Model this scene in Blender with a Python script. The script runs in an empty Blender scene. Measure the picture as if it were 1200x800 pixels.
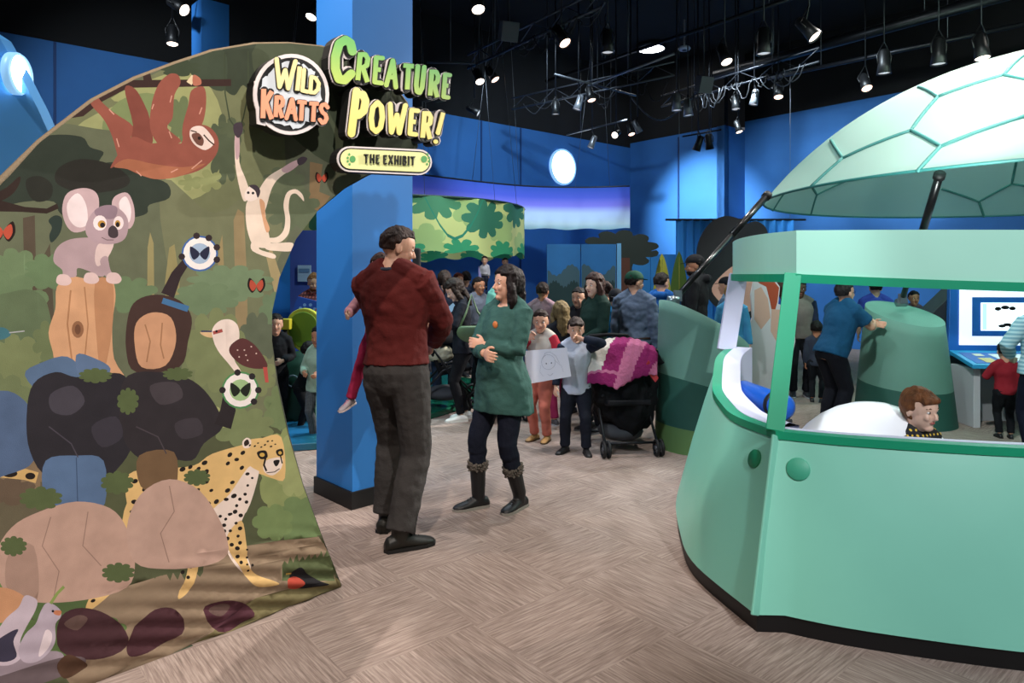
import bpy, bmesh, math, random
from mathutils import Vector, Matrix, noise
from mathutils.geometry import delaunay_2d_cdt
random.seed(7)
C = bpy.context.scene.collection
SC = bpy.context.scene
PI = math.pi
R = math.radians
V = Vector

# ------------------------------------------------------------------ camera, world, exposure, lights
EYE = 1.6
cam_d = bpy.data.cameras.new('camera'); cam = bpy.data.objects.new('camera', cam_d); C.objects.link(cam)
cam.location = (0, 0, EYE); cam.rotation_euler = (R(90), 0, 0)
cam_d.lens = 24; cam_d.sensor_width = 36; cam_d.shift_y = -78/1200; cam_d.clip_end = 100
SC.camera = cam
SC.view_settings.view_transform = 'Standard'; SC.view_settings.look = 'None'
SC.view_settings.gamma = 1; SC.view_settings.use_curve_mapping = False
SC.view_settings.exposure = 0.66
SC.cycles.use_denoising = True
SC.cycles.max_bounces = 6
w = bpy.data.worlds.new('hall'); SC.world = w; w.use_nodes = True
w.node_tree.nodes['Background'].inputs[0].default_value = (.75, .84, 1, 1)
w.node_tree.nodes['Background'].inputs[1].default_value = .07

def spot(loc, target, power, col=(1, .95, .88), angle=60, blend=.5, size=.06):
    l = bpy.data.lights.new('spot_light', 'SPOT'); o = bpy.data.objects.new('spot_light', l); C.objects.link(o)
    l.energy = power; l.color = col; l.spot_size = R(angle); l.spot_blend = blend; l.shadow_soft_size = size
    o.location = loc; o.rotation_euler = (V(target)-V(loc)).to_track_quat('-Z', 'Y').to_euler()
    return o
WARM = (1, .86, .74); NEUT = (1, .95, .9); COOL = (.72, .87, 1)
spot((1.6, -.6, 5.2), (-1.3, 3.0, 1.3), 520, NEUT, 50, .7, .1)        # on the jungle banner
spot((-.6, .6, 5.2), (-1.0, 3.2, 0), 380, WARM, 58, .6, .05)           # warm pool on the carpet
spot((-2.8, 4.2, 5.0), (-.5, 4.6, .6), 150, WARM, 60, .6, .05)        # on the two visitors
spot((1.0, 5.6, 5.3), (-.3, 4.8, .7), 260, NEUT, 50, .35, .04)
spot((2.6, -1.2, 4.6), (2.5, 3.2, .75), 640, (.93, .98, 1), 36, .3, .1)     # booth front
spot((.2, 2.4, 5.2), (1.5, 4.3, 1.1), 420, (.9, .97, 1), 26, .5, .1)          # booth side
spot((1.2, 2.2, 5.4), (5.2, 6.4, 3.2), 800, (.93, 1, .98), 60, .5, .1)       # shell canopy
spot((6.2, 7.8, 6.4), (5.8, 7.4, 3.6), 420, (.93, 1, .98), 110, .6, .1)      # added above the shell, brightens its inside through the fabric
spot((8.0, 9.5, 6.2), (.6, 3.6, 0), 3600, (1, .93, .86), 62, .3, .03)      # from behind the shell: its curved shadow falls on the carpet
spot((3.3, 5.0, 1.9), (6.6, 9.6, 3.5), 110, (.9, 1, .97), 90, .8, .1)       # uplight added to brighten the inside of the shell
spot((2.2, 9.0, 5.4), (1.3, 8.0, .8), 260, NEUT, 74, .6, .06)         # crowd, middle
spot((1.6, 5.6, 5.4), (.6, 7.4, .8), 190, NEUT, 60, .6, .06)
spot((-.6, 8.6, 5.4), (0, 7.8, .8), 260, COOL, 74, .6, .06)
spot((4.6, 7.6, 5.4), (3.7, 8.2, .6), 220, NEUT, 70, .6, .06)         # crowd, right
spot((4.0, 5.2, 4.4), (4.6, 8.0, .9), 260, NEUT, 80, .6, .06)
spot((-1.8, 7.4, 5.2), (-2.2, 7.2, 0), 240, (.55, .95, 1), 60, .5, .06)       # play platform
spot((.2, 7.6, 4.6), (-1.2, 9.6, 2.3), 260, (.95, 1, .85), 60, .6, .06)       # jungle canopy
spot((-4.5, 6.4, 5.4), (-5.2, 10.5, 3.6), 260, (.8, .9, 1), 70, .8, .1)      # left wall
spot((-5.4, 4.0, 5.6), (-4.0, 5.0, 3.3), 200, (.85, .93, 1), 50, .5, .1)
spot((1.9, 13.4, 5.4), (4.35, 16.4, 3.3), 2600, (.78, .93, 1), 40, .95, .05)   # pool on the right wall
spot((3.4, 11.5, 5.6), (6.6, 15.2, 2.6), 800, (.75, .9, 1), 70, .9, .1)
spot((4.2, 9.8, 5.4), (7.4, 13.2, 3.0), 420, (.75, .9, 1), 70, .9, .1)
spot((.4, 10.5, 5.6), (0.5, 15.6, 3.4), 480, (.7, .86, 1), 84, .9, .1)        # back wall
spot((1.6, 9.6, 5.4), (1.2, 12.0, 1.6), 380, (.9, .96, 1), 70, .8, .1)        # mural panels
spot((-2.4, 2.6, 5.6), (-.95, 4.85, 3.4), 380, (.85, .93, 1), 52, .7, .06)      # pillar

# ------------------------------------------------------------------ helpers
def lin(h):
    h = h.lstrip('#'); c = [int(h[i:i+2], 16)/255 for i in (0, 2, 4)]
    return tuple(x/12.92 if x <= .04045 else ((x+.055)/1.055)**2.4 for x in c) + (1,)
_m = {}
def mat(name, hexcol, rough=.7, metal=0, var=.0, scale=8, bump=0, bscale=60, emit=0, spec=None, stretch=None, alpha=None):
    key = (name, hexcol, rough, metal, var, bump, emit)
    if key in _m: return _m[key]
    m = bpy.data.materials.new(name); m.use_nodes = True; nt = m.node_tree; b = nt.nodes['Principled BSDF']
    col = lin(hexcol)
    b.inputs['Base Color'].default_value = col; b.inputs['Roughness'].default_value = rough; b.inputs['Metallic'].default_value = metal
    if spec is not None: b.inputs['Specular IOR Level'].default_value = spec
    if alpha is not None: b.inputs['Alpha'].default_value = alpha
    tc = nt.nodes.new('ShaderNodeTexCoord')
    src = tc.outputs['Object']
    if stretch:
        mp = nt.nodes.new('ShaderNodeMapping'); mp.inputs['Scale'].default_value = stretch
        nt.links.new(src, mp.inputs[0]); src = mp.outputs[0]
    if var:
        n = nt.nodes.new('ShaderNodeTexNoise'); n.inputs['Scale'].default_value = scale; n.inputs['Detail'].default_value = 5
        nt.links.new(src, n.inputs['Vector'])
        r = nt.nodes.new('ShaderNodeMapRange'); r.inputs['From Min'].default_value = .3; r.inputs['From Max'].default_value = .7
        r.inputs['To Min'].default_value = 1-var; r.inputs['To Max'].default_value = 1+var*.6
        nt.links.new(n.outputs['Fac'], r.inputs['Value'])
        mx = nt.nodes.new('ShaderNodeMix'); mx.data_type = 'RGBA'; mx.blend_type = 'MULTIPLY'; mx.inputs['Factor'].default_value = 1
        mx.inputs['A'].default_value = col; nt.links.new(r.outputs[0], mx.inputs['B']); nt.links.new(mx.outputs['Result'], b.inputs['Base Color'])
    if bump:
        n = nt.nodes.new('ShaderNodeTexNoise'); n.inputs['Scale'].default_value = bscale; n.inputs['Detail'].default_value = 3
        nt.links.new(src, n.inputs['Vector'])
        bp = nt.nodes.new('ShaderNodeBump'); bp.inputs['Strength'].default_value = bump; bp.inputs['Distance'].default_value = .01
        nt.links.new(n.outputs['Fac'], bp.inputs['Height']); nt.links.new(bp.outputs[0], b.inputs['Normal'])
    if emit:
        b.inputs['Emission Color'].default_value = col; b.inputs['Emission Strength'].default_value = emit
    _m[key] = m
    return m

def ramp_mat(name, stops, axis='Z', lo=0, hi=1, rough=.6, var=0, emit=0, offset=None):
    """paint that really changes colour along one object axis (printed or sprayed gradient)"""
    m = bpy.data.materials.new(name); m.use_nodes = True; nt = m.node_tree; b = nt.nodes['Principled BSDF']
    b.inputs['Roughness'].default_value = rough
    tc = nt.nodes.new('ShaderNodeTexCoord'); sp = nt.nodes.new('ShaderNodeSeparateXYZ'); nt.links.new(tc.outputs['Object'], sp.inputs[0])
    r = nt.nodes.new('ShaderNodeMapRange'); r.inputs['From Min'].default_value = lo; r.inputs['From Max'].default_value = hi
    nt.links.new(sp.outputs[axis], r.inputs['Value'])
    src = r.outputs[0]
    if offset:                              # wavy edges between bands
        n = nt.nodes.new('ShaderNodeTexNoise'); n.inputs['Scale'].default_value = offset[0]; nt.links.new(tc.outputs['Object'], n.inputs['Vector'])
        a = nt.nodes.new('ShaderNodeMath'); a.operation = 'MULTIPLY_ADD'; a.inputs[1].default_value = offset[1]
        nt.links.new(n.outputs['Fac'], a.inputs[0]); nt.links.new(src, a.inputs[2]); src = a.outputs[0]
    cr = nt.nodes.new('ShaderNodeValToRGB'); e = cr.color_ramp.elements
    while len(e) < len(stops): e.new(.5)
    for k, (p, c) in enumerate(stops): e[k].position = p; e[k].color = lin(c)
    nt.links.new(src, cr.inputs[0]); nt.links.new(cr.outputs[0], b.inputs['Base Color'])
    if emit: nt.links.new(cr.outputs[0], b.inputs['Emission Color']); b.inputs['Emission Strength'].default_value = emit
    return m

class MB:
    """collects shapes, then links them as one mesh"""
    def __init__(s): s.v = []; s.f = []; s.mi = []; s.sm = []
    def add(s, vs, fs, mi=0, sm=True):
        b = len(s.v); s.v += [tuple(p) for p in vs]; s.f += [tuple(b+i for i in f) for f in fs]
        s.mi += [mi]*len(fs); s.sm += [sm]*len(fs)
    def box(s, c, size, rz=0, M=None, mi=0):
        x, y, z = size[0]/2, size[1]/2, size[2]/2
        vs = [V((a*x, b*y, d*z)) for a in (-1, 1) for b in (-1, 1) for d in (-1, 1)]
        T = Matrix.Translation(c) @ Matrix.Rotation(rz, 4, 'Z')
        if M: T = M @ T
        s.add([T @ p for p in vs], [(0,1,3,2),(4,6,7,5),(0,4,5,1),(2,3,7,6),(0,2,6,4),(1,5,7,3)], mi, False)
    def rings(s, rs, cap=True, mi=0, closed=True, sm=True):
        n = len(rs[0]); vs = [p for r in rs for p in r]; fs = []
        for a in range(len(rs)-1):
            for k in range(n if closed else n-1):
                k2 = (k+1) % n
                fs.append((a*n+k, a*n+k2, (a+1)*n+k2, (a+1)*n+k))
        if cap: fs.append(tuple(range(n))[::-1]); fs.append(tuple(range((len(rs)-1)*n, len(rs)*n)))
        s.add(vs, fs, mi, sm)
    def tube(s, path, rad, seg=10, mi=0, cap=True, flat=1.0, up=None):
        path = [V(p) for p in path]; n = len(path)
        if not hasattr(rad, '__len__'): rad = [rad]*n
        rs = []; u = None
        for i, p in enumerate(path):
            t = (path[min(i+1, n-1)]-path[max(i-1, 0)])
            if t.length < 1e-9: t = V((0, 0, 1))
            t.normalize()
            if u is None: u = V(up) if up else (V((0, 0, 1)) if abs(t.z) < .9 else V((0, 1, 0)))
            u = (u - t*u.dot(t)); u = u.normalized() if u.length > 1e-6 else t.orthogonal().normalized()
            w_ = t.cross(u)
            rs.append([p + rad[i]*(math.cos(2*PI*k/seg)*w_ + flat*math.sin(2*PI*k/seg)*u) for k in range(seg)])
        s.rings(rs, cap, mi)
    def ell(s, c, r, M=None, seg=16, rg=10, mi=0, fn=None):
        c = V(c); rs = []
        if not hasattr(r, '__len__'): r = (r, r, r)
        for j in range(rg+1):
            th = PI*(j+.0)/rg; th = min(max(th, .02), PI-.02)
            row = []
            for k in range(seg):
                ph = 2*PI*k/seg
                d = V((math.sin(th)*math.cos(ph), math.sin(th)*math.sin(ph), -math.cos(th)))
                q = fn(d) if fn else d
                p = c + V((q.x*r[0], q.y*r[1], q.z*r[2]))
                row.append(M @ p if M else p)
            rs.append(row)
        s.rings(rs, True, mi)
    def lathe(s, prof, c=(0, 0, 0), seg=24, mi=0, cap=True, M=None):
        rs = []
        for r_, z in prof:
            row = [V((c[0]+r_*math.cos(2*PI*k/seg), c[1]+r_*math.sin(2*PI*k/seg), c[2]+z)) for k in range(seg)]
            rs.append([M @ p for p in row] if M else row)
        s.rings(rs, cap, mi)
    def slab(s, pts, a, b, mi=0):
        """prism between two matching loops pts+a and pts+b"""
        n = len(pts); A = [V(p)+V(a) for p in pts]; B = [V(p)+V(b) for p in pts]
        fs = [tuple(range(n))[::-1], tuple(range(n, 2*n))] + [(i, (i+1) % n, n+(i+1) % n, n+i) for i in range(n)]
        s.add(A+B, fs, mi, False)
    def build(s, name, mats, parent=None, bevel=0, remesh=0, smooth_it=0, disp=None, sub=0, smooth=True, loc=None):
        me = bpy.data.meshes.new(name); me.from_pydata(s.v, [], s.f)
        if not isinstance(mats, (list, tuple)): mats = [mats]
        for m in mats: me.materials.append(m)
        me.polygons.foreach_set('material_index', s.mi)
        me.polygons.foreach_set('use_smooth', [bool(x and smooth) for x in s.sm])
        bm = bmesh.new(); bm.from_mesh(me); bmesh.ops.recalc_face_normals(bm, faces=bm.faces); bm.to_mesh(me); bm.free()
        o = bpy.data.objects.new(name, me); C.objects.link(o)
        if parent: o.parent = parent
        if loc: o.location = loc
        if remesh:
            r = o.modifiers.new('r', 'REMESH'); r.mode = 'VOXEL'; r.voxel_size = remesh; r.use_smooth_shade = True
            if smooth_it:
                q = o.modifiers.new('s', 'SMOOTH'); q.factor = .5; q.iterations = smooth_it
        if disp:
            t = bpy.data.textures.new('folds', 'CLOUDS'); t.noise_scale = disp[1]; t.noise_depth = 1
            d = o.modifiers.new('d', 'DISPLACE'); d.texture = t; d.strength = disp[0]; d.mid_level = .5; d.texture_coords = 'LOCAL'
        if bevel:
            b = o.modifiers.new('b', 'BEVEL'); b.width = bevel; b.segments = 2; b.limit_method = 'ANGLE'
        if sub:
            b = o.modifiers.new('u', 'SUBSURF'); b.levels = sub; b.render_levels = sub
        return o

def tag(o, label=None, cat=None, group=None, kind=None):
    if label: o['label'] = label
    if cat: o['category'] = cat
    if group: o['group'] = group
    if kind: o['kind'] = kind
    return o
def thing(name, label, cat, loc=(0, 0, 0), rz=0, group=None):
    o = bpy.data.objects.new(name, None); C.objects.link(o); o.empty_display_size = .1
    o.location = loc; o.rotation_euler = (0, 0, rz)
    return tag(o, label, cat, group)
def dup(root, loc, rot, label=None, group=None, scale=None):
    r = root.copy(); C.objects.link(r); r.location = loc; r.rotation_euler = rot
    if scale: r.scale = (scale,)*3
    if label: r['label'] = label
    if group: r['group'] = group
    for ch in list(root.children):
        c = ch.copy(); C.objects.link(c); c.parent = r
        for g in ch.children:
            d = g.copy(); C.objects.link(d); d.parent = c
    return r
def fl(px, py, z=0):
    """point of the floor (or height z) that the photo shows at this pixel"""
    Y = (EYE-z)*800/(py-322); return V(((px-600)/800*Y, Y, z))
def at(px, py, Y): return V(((px-600)/800*Y, Y, EYE+(322-py)/800*Y))

def catmull(pts, n=5):
    out = []; N = len(pts)
    for i in range(N):
        p0, p1, p2, p3 = (V(pts[(i+k-1) % N]) for k in range(4))
        for j in range(n):
            t = j/n
            out.append(.5*((2*p1)+(p2-p0)*t+(2*p0-5*p1+4*p2-p3)*t*t+(3*p1-p0-3*p2+p3)*t**3))
    return out
def ccw(p):
    a = sum(p[i][0]*p[(i+1) % len(p)][1]-p[(i+1) % len(p)][0]*p[i][1] for i in range(len(p)))
    return p if a > 0 else p[::-1]
def cdt(polys, outline=None, extra=()):
    """polys: list of loops, later ones on top. returns verts2d, tris, index of the topmost loop for each tri"""
    vs = []; fs = []
    for p in ([outline] if outline else [])+list(polys):
        p = ccw([V((q[0], q[1])) for q in p]); b = len(vs); vs += p; fs.append(list(range(b, b+len(p))))
    vs += [V(e) for e in extra]
    ov, oe, of, a, b_, ids = delaunay_2d_cdt(vs, [], fs, 0, 1e-6, True)
    tris = []; top = []
    for f, i in zip(of, ids):
        if outline:
            if 0 not in i: continue
            tris.append(tuple(f)); top.append(max(i)-1)
        elif i: tris.append(tuple(f)); top.append(max(i))
    return ov, tris, top
def solid_flat(polys, to3, thick, name, m, parent=None, normal=None):
    """union of flat loops given thickness: to3(u, v) gives the front point; the back lies 'thick' behind"""
    ov, tris, top = cdt(polys); n = len(ov)
    F = [to3(p.x, p.y) for p in ov]; B = [p - normal*thick for p in F]
    cnt = {}
    for t in tris:
        for a, b in ((t[0], t[1]), (t[1], t[2]), (t[2], t[0])):
            cnt[(a, b)] = 1
    fs = list(tris) + [tuple(n+i for i in t[::-1]) for t in tris]
    for (a, b) in cnt:
        if (b, a) not in cnt: fs.append((b, a, n+a, n+b))
    mb = MB(); mb.add(F+B, fs, 0, False)
    used = sorted({i for f in mb.f for i in f}); mp = {i: k for k, i in enumerate(used)}
    mb.v = [mb.v[i] for i in used]; mb.f = [tuple(mp[i] for i in f) for f in mb.f]
    return mb.build(name, m, parent, smooth=False)

# ------------------------------------------------------------------ the room
TH = R(40.3)
U = V((math.cos(TH), math.sin(TH), 0)); W_ = V((math.sin(TH), -math.cos(TH), 0))      # along the back wall; along the right wall, towards us
P0 = V((3.17, 18.3, 0)); HW = 5.0
black = mat('black ceiling paint', '#08080a', .9)
M_wall = mat('blue wall paint', '#2d6aac', .75, var=.1, scale=1.2)
M_blue2 = mat('blue panel', '#2a78c8', .7, var=.06, scale=2)
M_navy = mat('navy', '#123a70', .7)

def carpet():
    m = bpy.data.materials.new('striated plank carpet'); m.use_nodes = True; nt = m.node_tree; b = nt.nodes['Principled BSDF']; b.inputs['Roughness'].default_value = .95
    b.inputs['Specular IOR Level'].default_value = .15
    N = nt.nodes.new; L = nt.links.new
    tc = N('ShaderNodeTexCoord')
    def streak(rot, sc):
        mp = N('ShaderNodeMapping'); mp.inputs['Rotation'].default_value = (0, 0, R(rot)); mp.inputs['Scale'].default_value = sc
        m1 = N('ShaderNodeMapping'); m1.inputs['Rotation'].default_value = (0, 0, R(rot)); mp.inputs['Rotation'].default_value = (0, 0, 0)
        n = N('ShaderNodeTexNoise'); n.inputs['Scale'].default_value = 1; n.inputs['Detail'].default_value = 4; n.inputs['Roughness'].default_value = .65
        L(tc.outputs['Object'], m1.inputs[0]); L(m1.outputs[0], mp.inputs[0]); L(mp.outputs[0], n.inputs['Vector']); return n.outputs['Fac']
    a = streak(-40, (5, 95, 1)); c = streak(50, (5, 95, 1))
    mp = N('ShaderNodeMapping'); mp.inputs['Rotation'].default_value = (0, 0, R(-40)); L(tc.outputs['Object'], mp.inputs[0])
    ck = N('ShaderNodeTexChecker'); ck.inputs['Scale'].default_value = 1.6; L(mp.outputs[0], ck.inputs['Vector'])
    mx = N('ShaderNodeMix'); mx.data_type = 'FLOAT'; L(ck.outputs['Fac'], mx.inputs['Factor']); L(a, mx.inputs['A']); L(c, mx.inputs['B'])
    cr = N('ShaderNodeValToRGB'); e = cr.color_ramp.elements
    e[0].position = .3; e[0].color = lin('#75665f'); e[1].position = .66; e[1].color = lin('#ab9a91')
    k = e.new(.45); k.color = lin('#8c7b73')
    L(mx.outputs['Result'], cr.inputs[0])
    n2 = N('ShaderNodeTexNoise'); n2.inputs['Scale'].default_value = .9; n2.inputs['Detail'].default_value = 3; L(tc.outputs['Object'], n2.inputs['Vector'])
    r = N('ShaderNodeMapRange'); r.inputs['To Min'].default_value = .72; r.inputs['To Max'].default_value = 1.2; L(n2.outputs['Fac'], r.inputs['Value'])
    mm = N('ShaderNodeMix'); mm.data_type = 'RGBA'; mm.blend_type = 'MULTIPLY'; mm.inputs['Factor'].default_value = 1
    L(cr.outputs[0], mm.inputs['A']); L(r.outputs[0], mm.inputs['B']); L(mm.outputs['Result'], b.inputs['Base Color'])
    bp = N('ShaderNodeBump'); bp.inputs['Strength'].default_value = .4; bp.inputs['Distance'].default_value = .004
    L(mx.outputs['Result'], bp.inputs['Height']); L(bp.outputs[0], b.inputs['Normal'])
    return m
def structure(o): o['kind'] = 'structure'; return o
mb = MB(); mb.box((1, 10, -.1), (32, 30, .2)); structure(mb.build('floor', carpet()))
mb = MB(); mb.box((1, 10, 7.1), (32, 30, .2)); structure(mb.build('ceiling', black))
# back wall (one long plane), with seams between its panels
def wallbox(a, b, z0, z1, th, out, name, m):
    """wall between floor points a and b; its inner face on the line, its thickness away from us"""
    a = V(a); b = V(b); mb = MB(); mb.slab([a, b, b+out*th, a+out*th], (0, 0, z0), (0, 0, z1)); return structure(mb.build(name, m))
wallbox(P0 - U*16.5, P0 + U*.3, 0, HW, .2, -W_, 'wall_back', M_wall)
tA = 2.85; Pf = P0 + W_*tA
wallbox(P0, Pf, 0, HW+.12, .2, U, 'wall_right', M_wall)
Pb = Pf + U*.9
wallbox(Pf, Pb, 0, HW+.14, .2, -W_, 'wall_return', M_wall)
wallbox(Pb, Pb + W_*9, 0, HW+.35, .2, U, 'wall_far_right', M_wall)
wallbox(P0 - U*16.5, P0+U*.3-W_*.0, HW+.004, 7, .15, -W_, 'wall_upper_back', black)
wallbox(P0, Pf, HW+.124, 7, .15, U, 'wall_upper_right', black)
wallbox(Pb, Pb+W_*9, HW+.354, 7, .15, U, 'wall_upper_far_right', black)
# seam strips on the back wall
mb = MB()
for d in (-12.9, -5.05, -3.9):
    c = P0 + U*d + W_*.012; mb.box((c.x, c.y, HW/2), (.035, .02, HW-.02), TH)
structure(mb.build('trim_seam_back', M_navy))
mb = MB()
for d in (1.55,):
    c = P0 + W_*d - U*.012; mb.box((c.x, c.y, 3.9), (.02, .035, 2.3), TH)
structure(mb.build('trim_seam_right', M_navy))
# free-standing square pillar by the banner
def square_pillar(corner, side, h, label, m, z0=0, base=True):
    """corner = nearest corner; faces run along U and away from us"""
    t = thing('pillar', label, 'pillar', (corner.x, corner.y, 0), R(44))
    mb = MB(); mb.box((side/2, side/2, h/2), (side, side, h)); mb.build('shaft', m, t)
    if base:
        mb = MB(); mb.box((side/2, side/2, .06), (side+.03, side+.03, .12)); mb.build('black_base', mat('black vinyl base', '#0b0b0e', .5), t)
    return t
square_pillar(V((-1.09, 4.66, 0)), .5, 6.9, 'tall square blue pillar with a black base, beside the man in the red sweater', mat('pillar blue paint', '#2a7ccb', .6, var=.05, scale=1.5))
q = at(236, 20, 8.2)
square_pillar(V((q.x, q.y, 0)), .33, 4.93, 'narrow blue pillar rising above the banner, behind its top edge', M_blue2)
# ------------------------------------------------------------------ the jungle banner
BP = V((-.874, 3.5, 0)); BD = V((.67, .742, 0)).normalized(); BN = V((.742, -.67, 0)).normalized()
def bz(px, py, off=0.0):
    """pixel on the photo -> (u, z) in the banner's own plane (or a plane 'off' in front of it)"""
    k = (px-600)/800
    Y = (BN.dot(BP)+off)/(BN.x*k+BN.y); p = V((k*Y, Y, 0))
    return ((p-BP).dot(BD), EYE+(322-py)/800*Y)
art = []       # (loop in banner plane, colour)
def S(pts, col, smooth=True, n=4):
    p = [bz(*q) for q in pts]
    if smooth: p = catmull(p, n)
    art.append(([V(q) for q in p], col))
def O(cx, cy, rx, ry=None, col='#000000', rot=0, n=14):
    ry = ry or rx; a = R(rot)
    art.append(([V(bz(cx+rx*math.cos(t)*math.cos(a)-ry*math.sin(t)*math.sin(a), cy+rx*math.cos(t)*math.sin(a)+ry*math.sin(t)*math.cos(a))) for t in [2*PI*i/n for i in range(n)]], col))
def line(pts, wd, col):
    n = len(pts); L = []; Rr = []
    for i in range(n):
        a = V(pts[max(i-1, 0)]); b = V(pts[min(i+1, n-1)]); t = (b-a).normalized(); nn = V((-t.y, t.x))*(wd/2 if not hasattr(wd, '__len__') else wd[i]/2)
        L.append(tuple(V(pts[i])+nn)); Rr.append(tuple(V(pts[i])-nn))
    S(L+Rr[::-1], col, False)
def leafy(cx, cy, rx, ry, col, lobes=9, depth=.22, seed=0, flat=None):
    rd = random.Random(seed); pts = []
    N = lobes*6
    for i in range(N):
        a = 2*PI*i/N; ph = (i % 6)/6
        k = 1-depth*(1-math.sin(PI*ph))**1.5 * rd.uniform(.8, 1.2)
        y = cy+ry*k*math.sin(a)
        if flat is not None: y = min(y, flat)
        pts.append((cx+rx*k*math.cos(a)+(.01*i), y+.003*i))
    S(pts, col, False)
def grassy(x0, x1, ytop, ybot, col, n=12, amp=10, seed=0):
    rd = random.Random(seed); pts = [(x0, ybot)]
    for i in range(n+1):
        x = x0+(x1-x0)*i/n; y = ytop(x) if callable(ytop) else ytop
        pts.append((x, y)); 
        if i < n: pts.append((x+(x1-x0)/n*.55, y-amp*rd.uniform(.5, 1.2)))
    pts.append((x1, ybot)); S(pts, col, False)

outline_px = [(400,687.8),(340,711.6),(270,739.4),(200,767.1),(120,798.9),(40,830.6),(-60,870.3),(-140,902),
 (-150,700),(-142,520),(-112,380),(-62,285),(0,213),(48,166),(110,118),(160,92),(205,75),(250,60),(300,51.5),(340,51),(380,55),(420,66),(455,90),(478,120),(489,150),(490,172),
 (482,184),(460,192),(432,203),(405,218),(372,245),(345,280),(326,325),(318,365),(318,400),(325,450),(338,510),(355,570),(377,630)]
OUT = [V(bz(*p)) for p in outline_px]
# background foliage
S([(60,150),(300,60),(330,250),(260,330),(120,300),(70,230)], '#66734c')
S([(88,150),(150,118),(235,95),(262,150),(250,215),(215,235),(180,215),(130,195),(92,185)], '#8d9a5f')
S([(130,115),(200,85),(238,80),(235,112),(180,120)], '#8f9c5e')
S([(120,150),(140,118),(180,110),(190,140),(150,165)], '#6f8850')
leafy(212, 140, 17, 28, '#5d7448', 7, .25, 3)
S([(0,180),(110,150),(185,190),(240,330),(310,330),(330,470),(300,520),(0,520)], '#59664a')
S([(190,210),(250,250),(310,215),(340,260),(318,330),(320,470),(250,500),(200,330)], '#67724f')
leafy(262, 175, 20, 42, '#46573c', 9, .3, 21)
leafy(270, 150, 17, 12, '#4a5b3e', 6, .4, 22)
# tree trunks, pale and dark
S([(28,255),(42,252),(44,330),(48,420),(24,420),(30,330)], '#4c4535', False)
S([(52,300),(60,285),(66,400),(50,410)], '#4a4636', False)
S([(173,290),(176,272),(180,285),(181,400),(172,400)], '#8d8a55', False)
S([(193,330),(198,290),(204,286),(210,330),(206,420),(194,420)], '#8a8652', False)
S([(272,258),(277,245),(284,250),(287,310),(291,420),(276,430),(274,330)], '#8a7c52', False)
S([(255,290),(259,275),(262,330),(257,345),(253,330)], '#8d8152', False)
S([(361,190),(376,193),(372,225),(385,230),(368,256),(360,240)], '#7d6a46', False)
S([(310,300),(316,290),(330,330),(322,350)], '#9a905f', False)
S([(284,388),(292,378),(296,440),(288,450)], '#83754c', False)
S([(250,360),(262,358),(268,470),(248,480)], '#74694a', False)
# dark hanging foliage at the top
S([(258,60),(300,52),(308,104),(296,112),(284,100),(274,112),(262,104),(256,85)], '#2f3e2e')
S([(225,68),(262,60),(264,102),(252,106),(240,98),(228,94),(222,82)], '#354634')
leafy(210, 80, 26, 10, '#33452f', 7, .3, 5)
S([(300,52),(380,56),(455,92),(486,150),(480,180),(430,200),(380,190),(330,150),(305,110)], '#3d4c36')
S([(380,58),(440,85),(470,140),(465,185),(420,190),(395,130)], '#34422f')
leafy(330, 215, 26, 20, '#57684a', 8, .3, 31)
leafy(340, 245, 34, 26, '#526447', 9, .28, 32)
line([(262,62),(263,110),(268,140),(276,152)], 1.6, '#34442f')
line([(290,60),(290,110),(284,138),(279,152)], 1.6, '#34442f')
# branch of the sloth
S([(95,128),(140,100),(150,94),(270,93),(270,101),(150,103),(118,120),(98,136),(72,140)], '#33231f', False)
S([(0,150),(60,120),(96,122),(72,138),(40,138),(0,165)], '#33231f', False)
S([(168,95),(166,80),(174,80),(178,95)], '#33231f', False)
# dark canopies on the left
S([(-40,210),(0,200),(20,170),(60,158),(96,160),(106,172),(122,178),(118,190),(146,190),(170,205),(196,215),(198,232),(175,240),(172,250),(150,256),(100,262),(72,250),(64,236),(30,236),(0,244),(-40,260)], '#26352b')
S([(70,196),(95,186),(130,192),(152,208),(145,220),(110,226),(82,222),(66,212)], '#21251f')
S([(-60,238),(0,224),(24,206),(20,222),(0,236),(-60,252)], '#2a1f1b')
S([(-60,236),(0,234),(30,242),(56,244),(68,238),(70,244),(56,250),(28,248),(-60,246)], '#2a1f1b', False)
S([(32,210),(48,206),(62,216),(60,232),(44,236),(34,226)], '#20261f')
S([(58,258),(66,252),(74,256),(72,272),(62,284),(59,276),(62,266)], '#22362f')
# mid bushes
leafy(18, 320, 34, 30, '#5f7f55', 9, .22, 41); leafy(58, 318, 30, 22, '#587a50', 8, .22, 42)
leafy(0, 360, 60, 44, '#5b7b52', 10, .2, 43)
S([(0,345),(40,340),(60,370),(60,470),(-60,480),(-60,350)], '#536c49')
leafy(150, 345, 36, 22, '#5b7b52', 9, .25, 44)
leafy(268, 332, 52, 22, '#64845d', 12, .22, 45); leafy(240, 350, 40, 20, '#5f7f58', 9, .22, 46)
leafy(318, 365, 16, 24, '#5d7c56', 7, .25, 47)
leafy(300, 400, 22, 36, '#52624a', 8, .2, 48)
S([(215,420),(232,400),(250,402),(262,420),(275,425),(270,470),(230,480),(212,460)], '#68794d')
leafy(252, 410, 36, 50, '#6f8050', 10, .2, 49)
leafy(300, 440, 24, 26, '#71824f', 8, .25, 50); leafy(330, 480, 22, 30, '#66804e', 8, .25, 51)
leafy(20, 425, 36, 34, '#6b7f4e', 9, .22, 52); leafy(0, 470, 40, 34, '#62764a', 9, .22, 53)
leafy(60, 400, 22, 26, '#5e7448', 8, .3, 54)
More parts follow.
